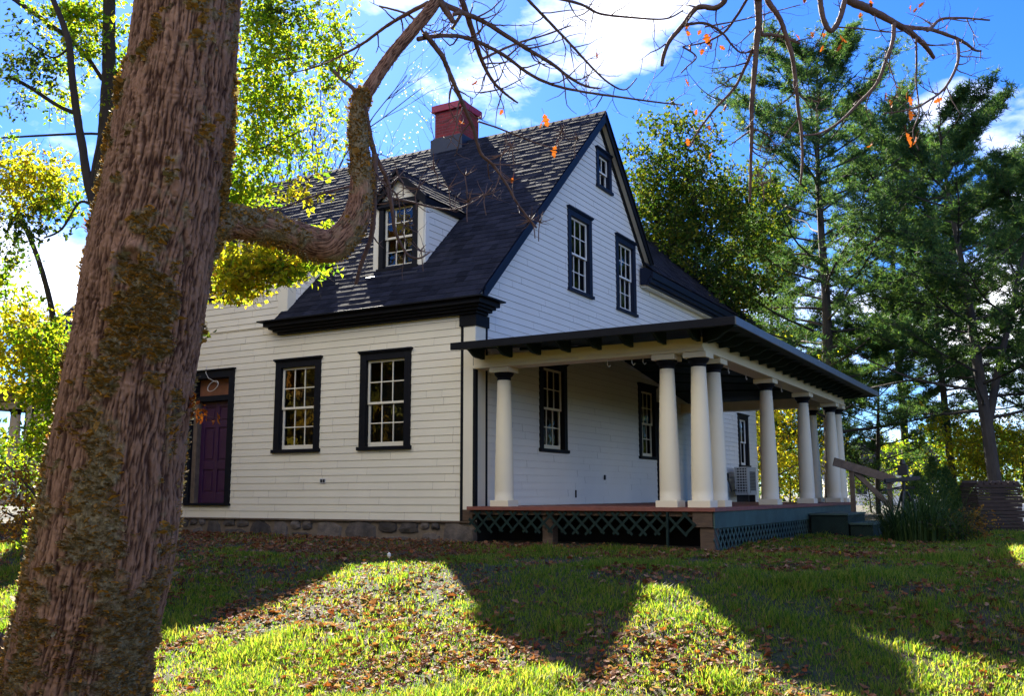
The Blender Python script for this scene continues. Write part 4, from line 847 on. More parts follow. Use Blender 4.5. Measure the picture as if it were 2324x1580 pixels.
# hanging orange leaves, each its own part
OL = [(1562, 77, 2), (1590, 72, 1.2), (1602, 83, 2), (1612, 76, 1.3), (1617, 100, 1.3), (1606, 98, 1.5), (1632, 108, 1.2), (1595, 116, 1.5), (1564, 106, 1.3), (1560, 55, 1.3), (1641, 62, 1), (1700, 73, 1), (1906, 85, 2), (1908, 104, 1.5), (1869, 88, 1.4), (1868, 107, 1.2), (1840, 78, 1.4), (1805, 82, 1.2), (2012, 218, 2), (2017, 232, 1.5), (2065, 258, 2), (2056, 310, 2.3), (2078, 318, 2.3), (2139, 228, 1.5), (2062, 224, 1.6), (2060, 212, 1.3), (2032, 194, 1.4), (1647, 243, 1.6), (1582, 252, 1.2), (1555, 183, 1.5), (2096, 10, 1.5), (2068, 17, 1.5), (2080, 22, 1.3), (2132, 42, 1.3), (2152, 61, 1.3), (1952, 32, 1.2), (1822, 4, 1.5), (1975, 4, 1.2), (1235, 266, 2.0), (1232, 280, 1.3), (1262, 338, 1.9), (1042, 277, 1.1), (1083, 186, 1.2), (1164, 407, 1.0), (1141, 253, 1.2), (1353, 122, 1.1), (1588, 280, 1.2), (1560, 318, 1.3), (1612, 357, 1.3), (1609, 288, 1.1), (1977, 330, 1.4)]
for i, (u, v, k) in enumerate(OL):
    r = np.random.default_rng(900+i); Y = 6.6 if u > 1450 else 6.2
    p = np.array([at(u, v-4*k, Y)]); s = .028*k
    a = np.array([0, 0, -1.])+r.normal(size=3)*.45; a /= np.linalg.norm(a); b = r.normal(size=3); b -= a*(a@b); b /= np.linalg.norm(b); c = np.cross(a, b)
    ol = [(0, 0), (.22, .30), (.30, .16), (.50, .46), (.58, .22), (.80, .26), (1, 0)]
    bend = r.uniform(-.5, .5); P_ = []
    for t, w_ in ol: P_.append(p[0]+a*s*1.5*t+b*s*w_*1.2+c*s*(w_*.5+bend*t*t))
    for t, w_ in ol[1:-1]: P_.append(p[0]+a*s*1.5*t-b*s*w_*1.2+c*s*(w_*.6+bend*t*t))
    n = len(ol); F_ = [(0, 1, n)]+[(j, j+1, n+j, n+j-1) for j in range(1, n-2)]+[(n-2, n-1, 2*n-3)]
    mb = MB(); mb.add(P_, F_); mb.tube([p[0], p[0]-a*s*.8+c*s*.1], .0012, 4); ch_.append(mb.build('leaf', M['lorange'], tr))
# small orange-leaved shoot at the trunk's right edge
mb = MB(); mt = MB()
for (u0, v0, u1, v1) in ((420, 930, 452, 905), (425, 940, 470, 928), (425, 945, 495, 950)):
    a, b = at(u0, v0, 4.75), at(u1, v1, 4.7); mt.tube([a, (a+b)/2+Vector((0, 0, .01)), b], [.003, .002, .0012], 5)
    q = np.array([a+(b-a)*t for t in rng.uniform(.25, 1, 14)])+rng.normal(size=(14, 3))*.012; mb.arr(*leaf_cards(q, .038, .4, .5))
sh_ = mt.build('shoot', M['barkf'], tr); mb.build('foliage', M['lorange'], sh_); ch_.append(sh_)
rel(tr, ch_)

# ---- leafy saplings on the left and the foliage round the trunk
def leafy(name, label, base, trunks, clusters, lines, mat, size, leafmat_, twig=True, bark='barkd'):
    "clusters: (u, v, ru, rv, count[, depth, mat])"
    t = thing(name, label, 'tree', base, None); ch = []
    for tk in trunks:
        mb = MB(); q = spl([(*at(u, v, Y), r*Y/2171.2) for u, v, r, Y in tk], len(tk)*6); mb.tube([p[:3] for p in q], [p[3] for p in q], 10, .06); ch.append(mb.build('trunk', M[bark], t, smooth=True))
    for tk in lines:
        mb = MB(); q = spl([(*at(u, v, Y), r*Y/2171.2) for u, v, r, Y in tk], len(tk)*6); mb.tube([p[:3] for p in q], [p[3] for p in q], 7, .08); ch.append(mb.build('branch', M[bark], t, smooth=True))
    by = {}; tw = []
    for c in clusters:
        u, v, ru, rv, n = c[:5]; Y = c[5] if len(c) > 5 else 10.5; mt_ = c[6] if len(c) > 6 else leafmat_
        k = Y/2171.2; ce = np.array(at(u, v, Y)); 
        V, F, ln = spray((0, 0, 0), (1, 1, 1), int(n*1.7), size/max(ru, rv)/k*1.12)
        ln = [(np.array(a), np.array(b)) for a, b in ln]; dep = min(ru, rv)*k*1.6
        def tf(p): p = np.asarray(p); return ce+p[..., :1]*np.array(rt)*ru*k+p[..., 1:2]*np.array(fw)*dep+p[..., 2:3]*np.array(up)*rv*k
        # keep leaves their true size: move twig origins, not leaf shape
        n6 = V.reshape(-1, 6, 3); c0_ = n6[:, :1]; sh = n6-c0_; Vw = tf(c0_)+sh*max(ru, rv)*k
        by.setdefault(mt_, []).append((Vw.reshape(-1, 3), F))
        tw += [(tf(a), tf(a)+(b-a)*max(ru, rv)*k) for a, b in ln]
    for mt_, pr in by.items(): V, F = join(pr); ch.append(tag(MB().arr(V, F).build('foliage', M[mt_], t), None, None, kind='stuff'))
    if tw: ch.append(tag(MB().arr(*twigs_arr(tw, .0035, .0012)).build('twig', M[bark], t), None, None, kind='stuff'))
    rel(t, ch); return t
leafy('maple_sapling', 'dark young maple trunk close behind the lichen-covered trunk, yellow-green leaves above the roof', tuple(at(215, 1220, 10.5)),
 [[(205, 1330, 20, 10.5), (218, 800, 19, 10.5), (228, 467, 18, 10.5), (234, 367, 17, 10.5), (241, 267, 16, 10.5), (247, 167, 15, 10.5), (247, 67, 14, 10.5), (250, -60, 13, 10.5)]],
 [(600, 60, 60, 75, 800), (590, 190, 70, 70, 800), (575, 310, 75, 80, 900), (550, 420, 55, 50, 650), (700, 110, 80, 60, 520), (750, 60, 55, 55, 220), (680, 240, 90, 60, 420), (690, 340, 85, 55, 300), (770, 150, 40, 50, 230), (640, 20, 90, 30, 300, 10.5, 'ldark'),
  (585, 600, 100, 45, 1500, 9.6, 'lyellow'), (535, 640, 50, 40, 520, 9.6, 'lyellow'), (655, 605, 80, 38, 420, 9.6), (725, 590, 38, 14, 40, 9.6), (690, 447, 26, 14, 50, 9.6, 'lyellow'), (660, 430, 30, 18, 45, 9.6, 'lyellow'), (735, 510, 22, 10, 22, 9.6), (452, 755, 12, 25, 26, 9.6, 'ldark'), (365, 470, 85, 120, 700, 14, 'lgreen'), (330, 640, 90, 90, 500, 14, 'lgreen'), (740, 565, 14, 8, 14, 9.6),  # deepest clusters, hidden behind the big trunk, are added to shade the lawn
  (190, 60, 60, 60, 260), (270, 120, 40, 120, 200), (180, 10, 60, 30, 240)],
 [[(247, 167, 6, 10.5), (300, 165, 5, 10.5), (547, 157, 4, 10.5), (600, 143, 3, 10.5), (663, 130, 2, 10.5)], [(240, 300, 6, 10.5), (400, 370, 5, 10.5), (513, 367, 3, 10.5), (600, 333, 2.5, 10.5), (693, 293, 1.5, 10.5)], [(228, 470, 6, 10.5), (350, 600, 6, 10.2), (480, 640, 3, 9.8), (600, 620, 2.5, 9.6), (700, 590, 1.5, 9.6)], [(232, 180, 5, 10.5), (213, 150, 5, 10.5), (187, 117, 5, 10.5), (157, 87, 5.5, 10.5), (100, 45, 5.5, 10.5), (30, -5, 6, 10.5)], [(273, 307, 3, 10.5), (200, 303, 3, 10.5), (100, 307, 2.5, 10.5), (0, 313, 2, 10.5)], [(250, 160, 4, 10.5), (268, 165, 4, 10.5), (262, 205, 4, 10.5), (250, 250, 4, 10.5)]],
 None, .055, 'lgreen')
leafy('maple_sapling', 'thin forked maple sapling left of the dark young trunk, sparse leaves against the sky', tuple(at(226, 1300, 10)),
 [[(235, 1330, 12, 10), (232, 800, 12, 10), (222, 520, 11, 10), (213, 467, 10, 10), (200, 417, 10, 10), (187, 333, 9, 10), (173, 250, 8.5, 10), (163, 167, 8, 10), (153, 83, 7, 10), (113, -20, 6, 10)]],
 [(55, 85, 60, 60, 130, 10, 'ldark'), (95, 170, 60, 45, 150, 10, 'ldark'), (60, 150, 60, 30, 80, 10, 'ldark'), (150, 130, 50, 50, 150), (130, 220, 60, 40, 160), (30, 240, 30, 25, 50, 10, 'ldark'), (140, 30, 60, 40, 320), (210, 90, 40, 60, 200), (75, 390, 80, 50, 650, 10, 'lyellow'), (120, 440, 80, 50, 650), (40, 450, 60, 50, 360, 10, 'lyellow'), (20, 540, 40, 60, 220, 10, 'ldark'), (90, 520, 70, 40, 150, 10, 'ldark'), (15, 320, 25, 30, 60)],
 [[(173, 257, 5, 10), (133, 240, 4.5, 10), (67, 197, 4.5, 10), (20, 173, 4, 10)], [(163, 100, 3, 10), (120, 130, 2, 10), (60, 90, 1.5, 10)], [(205, 430, 5, 10), (212, 380, 4, 10), (225, 320, 4, 10), (240, 300, 4, 10)], [(212, 467, 4, 10), (180, 460, 3, 10), (140, 520, 2.5, 10), (100, 540, 2, 10)]], None, .05, 'lgreen')
leafy('maple_sapling', 'slender leaning sapling with yellow leaves in front of the left porch', tuple(at(132, 1260, 11)),
 [[(132, 1290, 10, 11), (136, 1000, 9, 11), (134, 900, 9, 11), (129, 840, 8, 11), (123, 740, 7, 11), (107, 657, 6, 11), (80, 570, 5.5, 11), (50, 500, 5, 11), (20, 440, 4, 11)]],
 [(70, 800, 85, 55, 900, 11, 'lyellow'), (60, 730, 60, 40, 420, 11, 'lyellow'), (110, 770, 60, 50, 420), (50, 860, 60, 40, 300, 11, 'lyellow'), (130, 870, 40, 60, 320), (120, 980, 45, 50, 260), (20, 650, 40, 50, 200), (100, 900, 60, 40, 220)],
 [[(129, 830, 4, 11), (105, 800, 3.5, 11), (60, 760, 3, 11), (20, 745, 2, 11)], [(134, 900, 3.5, 11), (90, 905, 3, 11), (0, 912, 2.5, 11)], [(128, 860, 2.5, 11), (105, 890, 2, 11), (60, 910, 1.5, 11)]], None, .058, 'lgreen')
leafy('shrub', 'scraggly shrub with reddish and yellow leaves beside the stump at the left edge', tuple(at(120, 1240, 9.5)),
 [[(150, 1260, 5, 9.5), (110, 1170, 4, 9.5), (60, 1100, 2.5, 9.5), (10, 1050, 2, 9.5)], [(150, 1260, 5, 9.5), (130, 1150, 3.5, 9.5), (90, 1050, 2, 9.5)], [(150, 1260, 4, 9.5), (60, 1190, 3, 9.5), (5, 1160, 2, 9.5)]],
 [(60, 1060, 70, 70, 420), (110, 1100, 40, 60, 240), (40, 1160, 60, 35, 160, 9.5, 'lrust'), (30, 1090, 50, 40, 160, 9.5, 'lrust'), (90, 1215, 40, 20, 110), (125, 1040, 35, 60, 200), (20, 1210, 40, 20, 60, 9.5, 'lrust'), (100, 985, 40, 40, 150)], [], None, .045, 'lgreen')

# ---- trees behind and beside the house
def crown_tree(name, label, base, H, R_, z0, n, leaf, size, bark='barkd', seed=1, rt_=.18, group=None, lean=(0, 0), sq=1.0, nl=14, per=10, top=.5):
    "trunk, limbs that fork, and leaf sprays round the ends of the limbs"
    rd = random.Random(seed); r = np.random.default_rng(seed); t = thing(name, label, 'tree', base, group); b = Vector((0, 0, 0)); ch = []
    mb = MB(); tk = wander(b+Vector((0, 0, -.3)), (lean[0], lean[1], 1), H*.86, 12, .045, .03, rd); mb.tube(tk, [rt_*(1-.85*i/12) for i in range(13)], 9, .06)
    ends = []
    for k in range(nl):
        f = .25+.72*(k+.5)/nl; i = min(int(f*12), 11); p = tk[i].lerp(tk[i+1], f*12-i)
        if p.z < z0*.8: continue
        a = k*2.4+rd.uniform(-.4, .4); rr = R_*(1-.55*abs((p.z-z0)/(H-z0)-top))*rd.uniform(.65, 1.05)
        L = wander(p, (math.cos(a), math.sin(a), rd.uniform(.25, .8)), rr, 6, .12, .03, rd); mb.tube(L, [rt_*.34*(1-.8*j/6)*(1-.5*f) for j in range(7)], 6, .06)
        for j in range(2, 7):
            ends.append((L[j], rr*.36))
            q = wander(L[j], (rd.gauss(0, 1), rd.gauss(0, 1), rd.gauss(.3, .6)), rr*.42, 4, .15, .03, rd); mb.tube(q, [rt_*.10*(1-.7*m/4) for m in range(5)], 4); ends.append((q[-1], rr*.3))
    ends.append((tk[-1], R_*.35)); tb = mb.build('trunk', M[bark], t, smooth=True)
    pr = []; tw = []; w = np.array([e[1]**2 for e in ends]); w /= w.sum()
    for (p, rr), m in zip(ends, r.multinomial(n, w)):
        if m < 4: continue
        V, F, ln = spray(p, (rr*sq, rr*sq, rr*.75), int(m), size, r, min(per, int(m))); pr.append((V, F)); tw += ln
    V, F = join(pr); tag(MB().arr(V, F).build('foliage', M[leaf], t), None, None, kind='stuff')
    tag(MB().arr(*twigs_arr(tw, .008, .003)).build('twig', M[bark], tb), None, None, kind='stuff')
    return t
def ground_at(u, Y):
    p = at(u, 1117, Y); return (p.x, p.y, G(p.x, p.y))
crown_tree('maple_tree', 'round maple behind the gable, sunlit yellow-green top over dark green leaves', ground_at(1530, 32), 14.2, 3.3, 4.0, 36000, 'lmaple', .15, seed=3, rt_=.2, nl=26)
crown_tree('maple_tree', 'yellow-green maple low behind the porch columns', ground_at(1755, 36), 7.0, 3.2, .5, 7000, 'lyellow', .15, seed=5, rt_=.12, nl=16)
crown_tree('maple_tree', 'dark green maple in the gap between the house corner and the porch columns', ground_at(1690, 42), 8.5, 3.4, .8, 6500, 'lmaple', .17, seed=6, rt_=.14, nl=16)
crown_tree('birch_tree', 'thin half bare tree with a few orange leaves behind the rear wing roof', ground_at(1690, 46), 13, 3.0, 5, 900, 'lorange', .14, bark='barkg', seed=8, rt_=.13, nl=18)
def bare_tree(label, base, H, seed, leaf=None, n=0, spread=.5, bark='barkg', group='bare trees behind the roof ridge'):
    rd = random.Random(seed); t = thing('bare_tree', label, 'tree', base, group); mb = MB(); tips = []
    def grow(p, d, L, r_, lv):
        q = wander(p, d, L, 5, .09, .05, rd); mb.tube(q, [r_*(1-.45*i/5) for i in range(6)], 6 if lv < 2 else 3)
        if lv >= 5: tips.append(q[-1]); return
        for k in range(rd.choice((2, 3, 3)) if lv else 4):
            j = rd.randrange(2, 6); d1 = (q[j]-q[j-1]).normalized(); o = d1.orthogonal(); o.rotate(Matrix.Rotation(rd.uniform(0, 6.28), 3, d1)); grow(q[j], d1*.9+o*spread*rd.uniform(.6, 1.3)+Vector((0, 0, .15)), L*rd.uniform(.55, .78), r_*.52, lv+1)
    grow(Vector((0, 0, -.3)), Vector((0, 0, 1)), H*.42, H*.011, 0); mb.build('trunk', M[bark], t)
    if n:
        r = np.random.default_rng(seed); T = np.array(tips); q = T[r.integers(0, len(T), n)]+r.normal(size=(n, 3))*.25; tag(MB().arr(*leaf_cards(q, .13, .4, .6, r)).build('foliage', M[leaf], t), None, None, kind='stuff')
    return t
bare_tree('bare grey tree just left of the chimney, fine twigs against the sky', ground_at(985, 48), 20, 11, spread=.5)
bare_tree('bare tree with a scatter of rusty leaves right of the chimney', ground_at(1215, 50), 21, 12, 'lrust', 260)
bare_tree('bare thin tree rising behind the chimney', ground_at(1080, 56), 23, 13)
bare_tree('tree with rust and yellow leaves behind the ridge left of the chimney', ground_at(870, 46), 17.5, 14, 'lrust', 2600, spread=.6)
bare_tree('bare tree behind the right end of the roof ridge', ground_at(1330, 55), 20, 15)
bare_tree('bare twiggy tree behind the left end of the house', ground_at(170, 52), 15, 16)
bare_tree('tall bare tree behind the leaves right of the lichen-covered trunk', ground_at(735, 52), 27, 17, 'lyellow', 900, spread=.4)
bare_tree('bare tree with sparse yellow leaves over the left part of the roof', ground_at(640, 55), 25, 18, 'lyellow', 1500, spread=.5)

def pine(label, base, H, seed, z0, R_, rt_, lean=(0, 0), n=34, fork=False, dens=1.0, open_=.0, bias=None):
    "white pine: whorled limbs, flat plumes of needle tufts turned up at the ends"
    rd = random.Random(seed); r = np.random.default_rng(seed); t = thing('pine_tree', label, 'tree', base, 'white pines right of the house'); mb = MB()
    tk = wander((0, 0, -.4), (lean[0], lean[1], 1), H, 20, .022, .02, rd); mb.tube(tk, [rt_*(1-.9*(i/20)**1.1) for i in range(21)], 10, .05)
    if fork:
        t2 = wander(tk[5], (.25, .1, 1), H*.66, 12, .03, .02, rd); mb.tube(t2, [rt_*.6*(1-.85*i/12) for i in range(13)], 8, .05)
    tufts = []
    for k in range(n):
        f = (k+.5)/n; z = z0+(H-z0)*f**.9; i = min(int(z/H*20), 19); p = tk[i].lerp(tk[i+1], min(1, max(0, z/H*20-i))); a = k*2.399+rd.uniform(-.5, .5)
        if fork and k % 3 == 0 and z > H*.45: j = min(11, int((z-tk[5].z)/(H*.66)*12)); p = t2[max(0, j)]
        rr = R_*(1-f)**.34*rd.uniform(.55, 1.1)+.6
        if bias and math.cos(a-bias[0]) > .2: rr *= bias[1]
        L = wander(p, (math.cos(a), math.sin(a), .05+.55*f), rr, 8, .07, .035, rd); r_ = rt_*.2*(1-.6*f)+.012; mb.tube(L, [r_*(1-.85*j/8) for j in range(9)], 5, .08)
        if rd.random() < open_: continue
        for j in range(2, 9):
            d1 = (L[j]-L[j-1]).normalized(); nb = rd.randint(3, 5)
            for s in range(nb):
                sd = d1.cross(Vector((0, 0, 1))); sd = sd.normalized()*rd.choice((-1, 1)); q = wander(L[j], d1*rd.uniform(.3, 1)+sd*rd.uniform(.3, 1.0)+Vector((0, 0, rd.uniform(-.05, .3))), rr*rd.uniform(.14, .30), 4, .1, .05, rd)
                mb.tube(q, [.012, .010, .008, .006, .004], 3)
                for m in (1, 2, 3, 4):
                    for w in range(2): tufts.append(q[m]+Vector((rd.gauss(0, .09), rd.gauss(0, .09), rd.gauss(.03, .06))))
    mb.build('trunk', M['barkp'], t)
    T = np.array(tufts); per = int(11*dens); n_ = len(T)*per; c = np.repeat(T, per, 0); a = r.normal(size=(n_, 3)); a[:, 2] = a[:, 2]*.8+.55; a /= np.linalg.norm(a, axis=1)[:, None]
    b = r.normal(size=(n_, 3)); b -= a*(a*b).sum(1)[:, None]; b /= np.linalg.norm(b, axis=1)[:, None]; ln = r.uniform(.10, .22, (n_, 1)); w = .02
    V = np.stack([c-b*w*.5, c+b*w*.5, c+a*ln+b*w*.35, c+a*ln-b*w*.35], 1).reshape(-1, 3); F = np.arange(n_*4).reshape(-1, 4)
    tag(MB().arr(V, F).build('foliage', M['needle'], t), None, None, kind='stuff'); return t
pine('tallest white pine, straight dark trunk beside the porch roof corner', ground_at(1888, 34), 18.2, 51, 3.2, 6.0, .26, (-.02, 0), 74, open_=.12)
pine('slim white pine with a thin grey trunk right of the railing', ground_at(2168, 36), 14.6, 52, 4.2, 4.4, .16, (-.03, 0), 48, open_=.25)
pine('white pine with a thick forked trunk by the right edge', ground_at(2268, 29), 13.0, 53, 3.4, 4.6, .22, (-.03, 0), 56, fork=True, open_=.22)
pine('white pine cut by the right edge of the view', ground_at(2420, 34), 13.5, 54, 1.6, 5.2, .2, (0, 0), 60)
pine('white pine seen between the tallest pine and the slim one', ground_at(2050, 44), 19.5, 55, 6, 4.6, .2, (0, 0), 44, open_=.25)
pine('low bushy white pine behind the railing', ground_at(1990, 40), 7.5, 56, 1.2, 4.4, .12, (0, 0), 30)
pine('bluish pine left of the tallest pine, behind the rear wing roof', ground_at(1760, 44), 15, 57, 3, 4.4, .17, (0, 0), 54)
# sunlit shrubs and low growth at right
for i, (u, Y, H, R_, n, mt_, lb) in enumerate([(2215, 34, 3.9, 2.2, 4200, 'lyellow', 'bright yellow-green shrub left of the forked pine trunk'), (2330, 33, 4.0, 2.2, 3600, 'lyellow', 'bright yellow-green shrub at the right edge behind the stack'), (2110, 42, 3.8, 2.4, 3000, 'lgreen', 'light green shrub in front of the grey roof'), (1975, 44, 2.4, 2.0, 2200, 'lmaple', 'low mixed shrub behind the railing'), (1790, 40, 3.2, 2.4, 3600, 'lyellow', 'yellow shrub seen between the middle porch columns')]):
    crown_tree('shrub', lb, ground_at(u, Y), H, R_, .2, n, mt_, .12, seed=70+i, rt_=.05, nl=14, top=.3)
def cone_shrub(label, base, H, R_, seed, n=2600):
    r = np.random.default_rng(seed); t = thing('conifer_shrub', label, 'shrub', base, 'dark conifer shrubs by the slim pine'); z = r.uniform(0, 1, n)**1.3; a = r.uniform(0, 6.28, n); rr = R_*(1-z)**.8*(.55+.45*np.abs(np.sin(3*a+9*z)))*r.uniform(.5, 1, n)**.4
    p = np.stack([np.cos(a)*rr, np.sin(a)*rr, z*H], 1); tag(MB().arr(*leaf_cards(p, .13, -.5, .3, r)).build('foliage', M['needle'], t), None, None, kind='stuff'); mb = MB(); mb.tube([(0, 0, -.2), (0, 0, H*.9)], [.05, .01], 6); mb.build('trunk', M['barkd'], t)
for i, (u, Y, H, lb) in enumerate([(2085, 30, 1.5, 'short dark conifer shrub beside the tripod'), (2120, 31, 2.0, 'taller dark conifer shrub left of the slim pine trunk'), (2150, 32, 1.7, 'dark conifer shrub at the foot of the slim pine trunk'), (2190, 31, 1.2, 'smallest dark conifer shrub beside the stack')]): cone_shrub(lb, ground_at(u, Y), H, .75, 80+i)
# far woods that close the view
mb = MB(); r = np.random.default_rng(99); n = 70000; a = r.uniform(-2.2, 2.2, n)+math.pi/2+.35; d = r.uniform(85, 120, n); h = (5+5*np.abs(vnoise(np.stack([a*9, a*0, a*0], 1), 4))+2*vnoise(np.stack([a*40, a*0, a*0], 1), 5))*r.uniform(0, 1, n)**.7
mb.arr(*leaf_cards(np.stack([np.cos(a)*d, np.sin(a)*d, h-.5], 1), .75, .2, .7, r)); tag(mb.build('far_woods', M['lmaple']), 'mixed autumn woods closing the view far behind the house', 'woods', kind='stuff')
# woods at the photographer's back, sunlit, seen in the window panes
mb = MB(); n = 60000; a = r.uniform(-1.95, .9, n)-math.pi/2; d = r.uniform(17, 27, n); h = (10+4*vnoise(np.stack([a*6, a*0, a*0], 1), 14))*r.uniform(0, 1, n)**.75
mb.arr(*leaf_cards(np.stack([9+np.cos(a)*d, -13+np.sin(a)*d, h-1.5], 1), .7, .2, .7, r)); tag(mb.build('autumn_woods', M['lwood']), 'sunlit autumn woods across the lawn, mirrored in the front windows', 'woods', kind='stuff')

# ---------------------------------------------------------------- lawn: grass and fallen leaves
def lawn_pts(n, r, near):
    "scatter over the part of the lawn the photo shows, thicker towards the viewer"
    Y = r.uniform(0, 1, n); Y = 5.2+near*(Y**1.6); u = r.uniform(-80, 2420, n); k = Y/2171.2
    x = CAM.x+fw.x*Y+rt.x*(u-1162)*k; y = CAM.y+fw.y*Y+rt.y*(u-1162)*k; return x, y, Y
def keep(x, y):
    return ~(((x < .45) & (y > -.14) & (x > -13.2)) | ((x > 0) & (x < 4.85) & (y > -.35) & (y < 11.2)) | ((x < 0) & (y > 0) & (y < 20) & (x > -8)))
r = np.random.default_rng(123); x, y, Yd = lawn_pts(560000, r, 17); p2 = np.stack([x, y, x*0], 1)
den = .5+.55*vnoise(p2*1.1, 40)+.35*vnoise(p2*3.3, 41)+.25*vnoise(p2*8, 43); bare = np.exp(-((y+.9)/.8)**2)*(x < 1.0)*1.1; den = den-bare-.55*np.clip((3.0-x)/2.5, 0, 1)*np.clip((y+4.6)/1.2, 0, 1)
ok = keep(x, y) & (r.uniform(0, 1, len(x)) < np.clip(den, np.where(y > -4.4, .10, .28), 1)); x, y, den, Yd = x[ok], y[ok], den[ok], Yd[ok]; n = len(x)
tall = np.clip(vnoise(np.stack([x, y, x*0], 1)*1.7, 47)*1.3-.35, 0, 1); h = r.uniform(.025, .07, n)*(.6+.6*np.clip(den, 0, 1.2))+tall*r.uniform(.0, .16, n); h *= np.where(y > 1, .9, 1)
a = r.uniform(0, 6.283, n); lean_ = h*r.uniform(.2, 1.0, n); w = r.uniform(.0022, .0042, n)*(.6+Yd/11)
z = gz(x, y)-.004; dx, dy = np.cos(a), np.sin(a); bx, by = -dy*w, dx*w; m = .5
V = np.stack([np.stack([x-bx, y-by, z], 1), np.stack([x+bx, y+by, z], 1), np.stack([x+dx*lean_*.35+bx*.8, y+dy*lean_*.35+by*.8, z+h*.6], 1), np.stack([x+dx*lean_*.35-bx*.8, y+dy*lean_*.35-by*.8, z+h*.6], 1), np.stack([x+dx*lean_, y+dy*lean_, z+h*.95], 1)], 1).reshape(-1, 3)
i = np.arange(n)[:, None]*5; mbg = MB().arr(V, i+[0, 1, 2, 3]); mbg.af.append(i+[3, 2, 4]); mbg.av.append(np.zeros((0, 3), np.float32)); 
# second face block shares the first block's vertices
mbg.af[1] = mbg.af[1]-len(V)
tag(mbg.build('grass', M['grass']), 'short uneven grass with longer tufts over the lawn', 'grass', kind='stuff')
r = np.random.default_rng(321); x, y, Yd = lawn_pts(64000, r, 17); p2 = np.stack([x, y, x*0], 1)
den = .34+.35*vnoise(p2*.9, 60)+.35*vnoise(p2*2.6, 61)-.3*vnoise(p2*1.1, 40)+.45*np.clip((3.2-x)/2.5, 0, 1)*np.clip((y+4.6)/1.2, 0, 1)+.8*np.exp(-((y+.5)/.5)**2)+.04*(y < -6)-.2*(y > 1); ok = keep(x, y) & (r.uniform(0, 1, len(x)) < np.clip(den, .02, 1)); x, y = x[ok], y[ok]; n = len(x)
P0 = np.stack([x, y, gz(x, y)+r.uniform(.008, .045, n)], 1)
def litter(P0, size, r):
    n = len(P0); a = r.uniform(0, 6.283, n); A = np.stack([np.cos(a), np.sin(a), r.normal(0, .3, n)], 1); A /= np.linalg.norm(A, axis=1)[:, None]; U = np.stack([r.normal(0, .35, n), r.normal(0, .35, n), np.ones(n)], 1); B = np.cross(U, A); B /= np.linalg.norm(B, axis=1)[:, None]; N = np.cross(A, B)
    s = (size*r.uniform(.5, 1.35, n))[:, None]; ol = [(-.5, 0), (-.28, .30), (-.05, .22), (.05, .48), (.2, .25), (.36, .28), (.55, 0), (.36, -.28), (.2, -.25), (.05, -.48), (-.05, -.22), (-.28, -.30)]; cu = r.uniform(.2, 1.5, (n, 1)); cv = r.uniform(-.6, 1.0, (n, 1))
    V = [P0]+[P0+A*s*u+B*s*v+N*s*(cu*v*v+cv*u*u+r.normal(0, .05, (n, 1))) for u, v in ol]; V = np.stack(V, 1).reshape(-1, 3); i = np.arange(n)[:, None]*13
    return V, np.concatenate([i+[0, 1+j, 1+(j+1) % 12] for j in range(12)], 0)
tag(MB().arr(*litter(P0, .068, r)).build('fallen_leaves', M['litter']), 'dry brown and orange leaves scattered over the lawn', 'fallen leaves', kind='stuff')

# ---------------------------------------------------------------- smaller things round the house
# heat pump on the rear wing wall
t = thing('air_conditioner', 'beige outdoor heat pump unit against the wall beyond the porch', 'air conditioner', (.72, 15.4, .42))
x0, x1, y0, y1, z0, z1 = .53, .945, 14.93, 15.9, .45, 1.295; ch = []
mb = MB(); mb.box((x0+.02, y0+.02, z0), (x1-.02, y1-.02, z1)); ch.append(mb.build('core', M['dark'], t))
mb = MB()
for c in ((x0, y0), (x1-.04, y0), (x0, y1-.04), (x1-.04, y1-.04)): mb.box((c[0], c[1], z0), (c[0]+.04, c[1]+.04, z1))
mb.box((x0, y0, z1-.03), (x1, y1, z1+.012)); mb.box((x0, y0, z0-.01), (x1, y1, z0+.05)); mb.box((x1-.015, y0+.3, z0+.05), (x1, y1-.04, z0+.12)); mb.box((x1-.015, y0+.04, z0+.05), (x1-.002, y0+.25, z1-.03)); mb.box((x1-.015, y0+.25, z1-.12), (x1-.001, y1-.04, z1-.03)); ch.append(mb.build('casing', M['acmet'], t, bevel=.006))
mb = MB()
for k in range(9): z = z0+.06+k*.085; mb.box((x0+.04, y0+.004, z), (x1-.04, y0+.016, z+.032))
for k in range(5): x = x0+.06+k*.085; mb.box((x, y0+.002, z0+.05), (x+.018, y0+.019, z1-.03))
ch.append(mb.build('grille', M['acmet'], t))
mb = MB()
for k in range(14): z = z0+.13+k*.045; mb.box((x1-.012, y0+.26, z), (x1-.004, y1-.05, z+.01))
ch.append(mb.build('fan_guard', M['acmet'], t))
mb = MB(); mb.box((x0+.02, y0+.1, -.5), (x1-.02, y0+.16, z0-.01)); ch.append(mb.build('leg', M['dark'], t)); mb = MB(); mb.box((x0+.02, y1-.16, -.5), (x1-.02, y1-.10, z0-.01)); ch.append(mb.build('leg', M['dark'], t))
mb = MB(); mb.tube([(.36, 14.78, .95), (.41, 14.76, .8), (.45, 14.83, .55), (.58, 14.92, .6)], .025, 7); mb.box((.30, 14.70, .88), (.38, 14.86, 1.12)); ch.append(mb.build('conduit', M['dark'], t)); rel(t, ch)
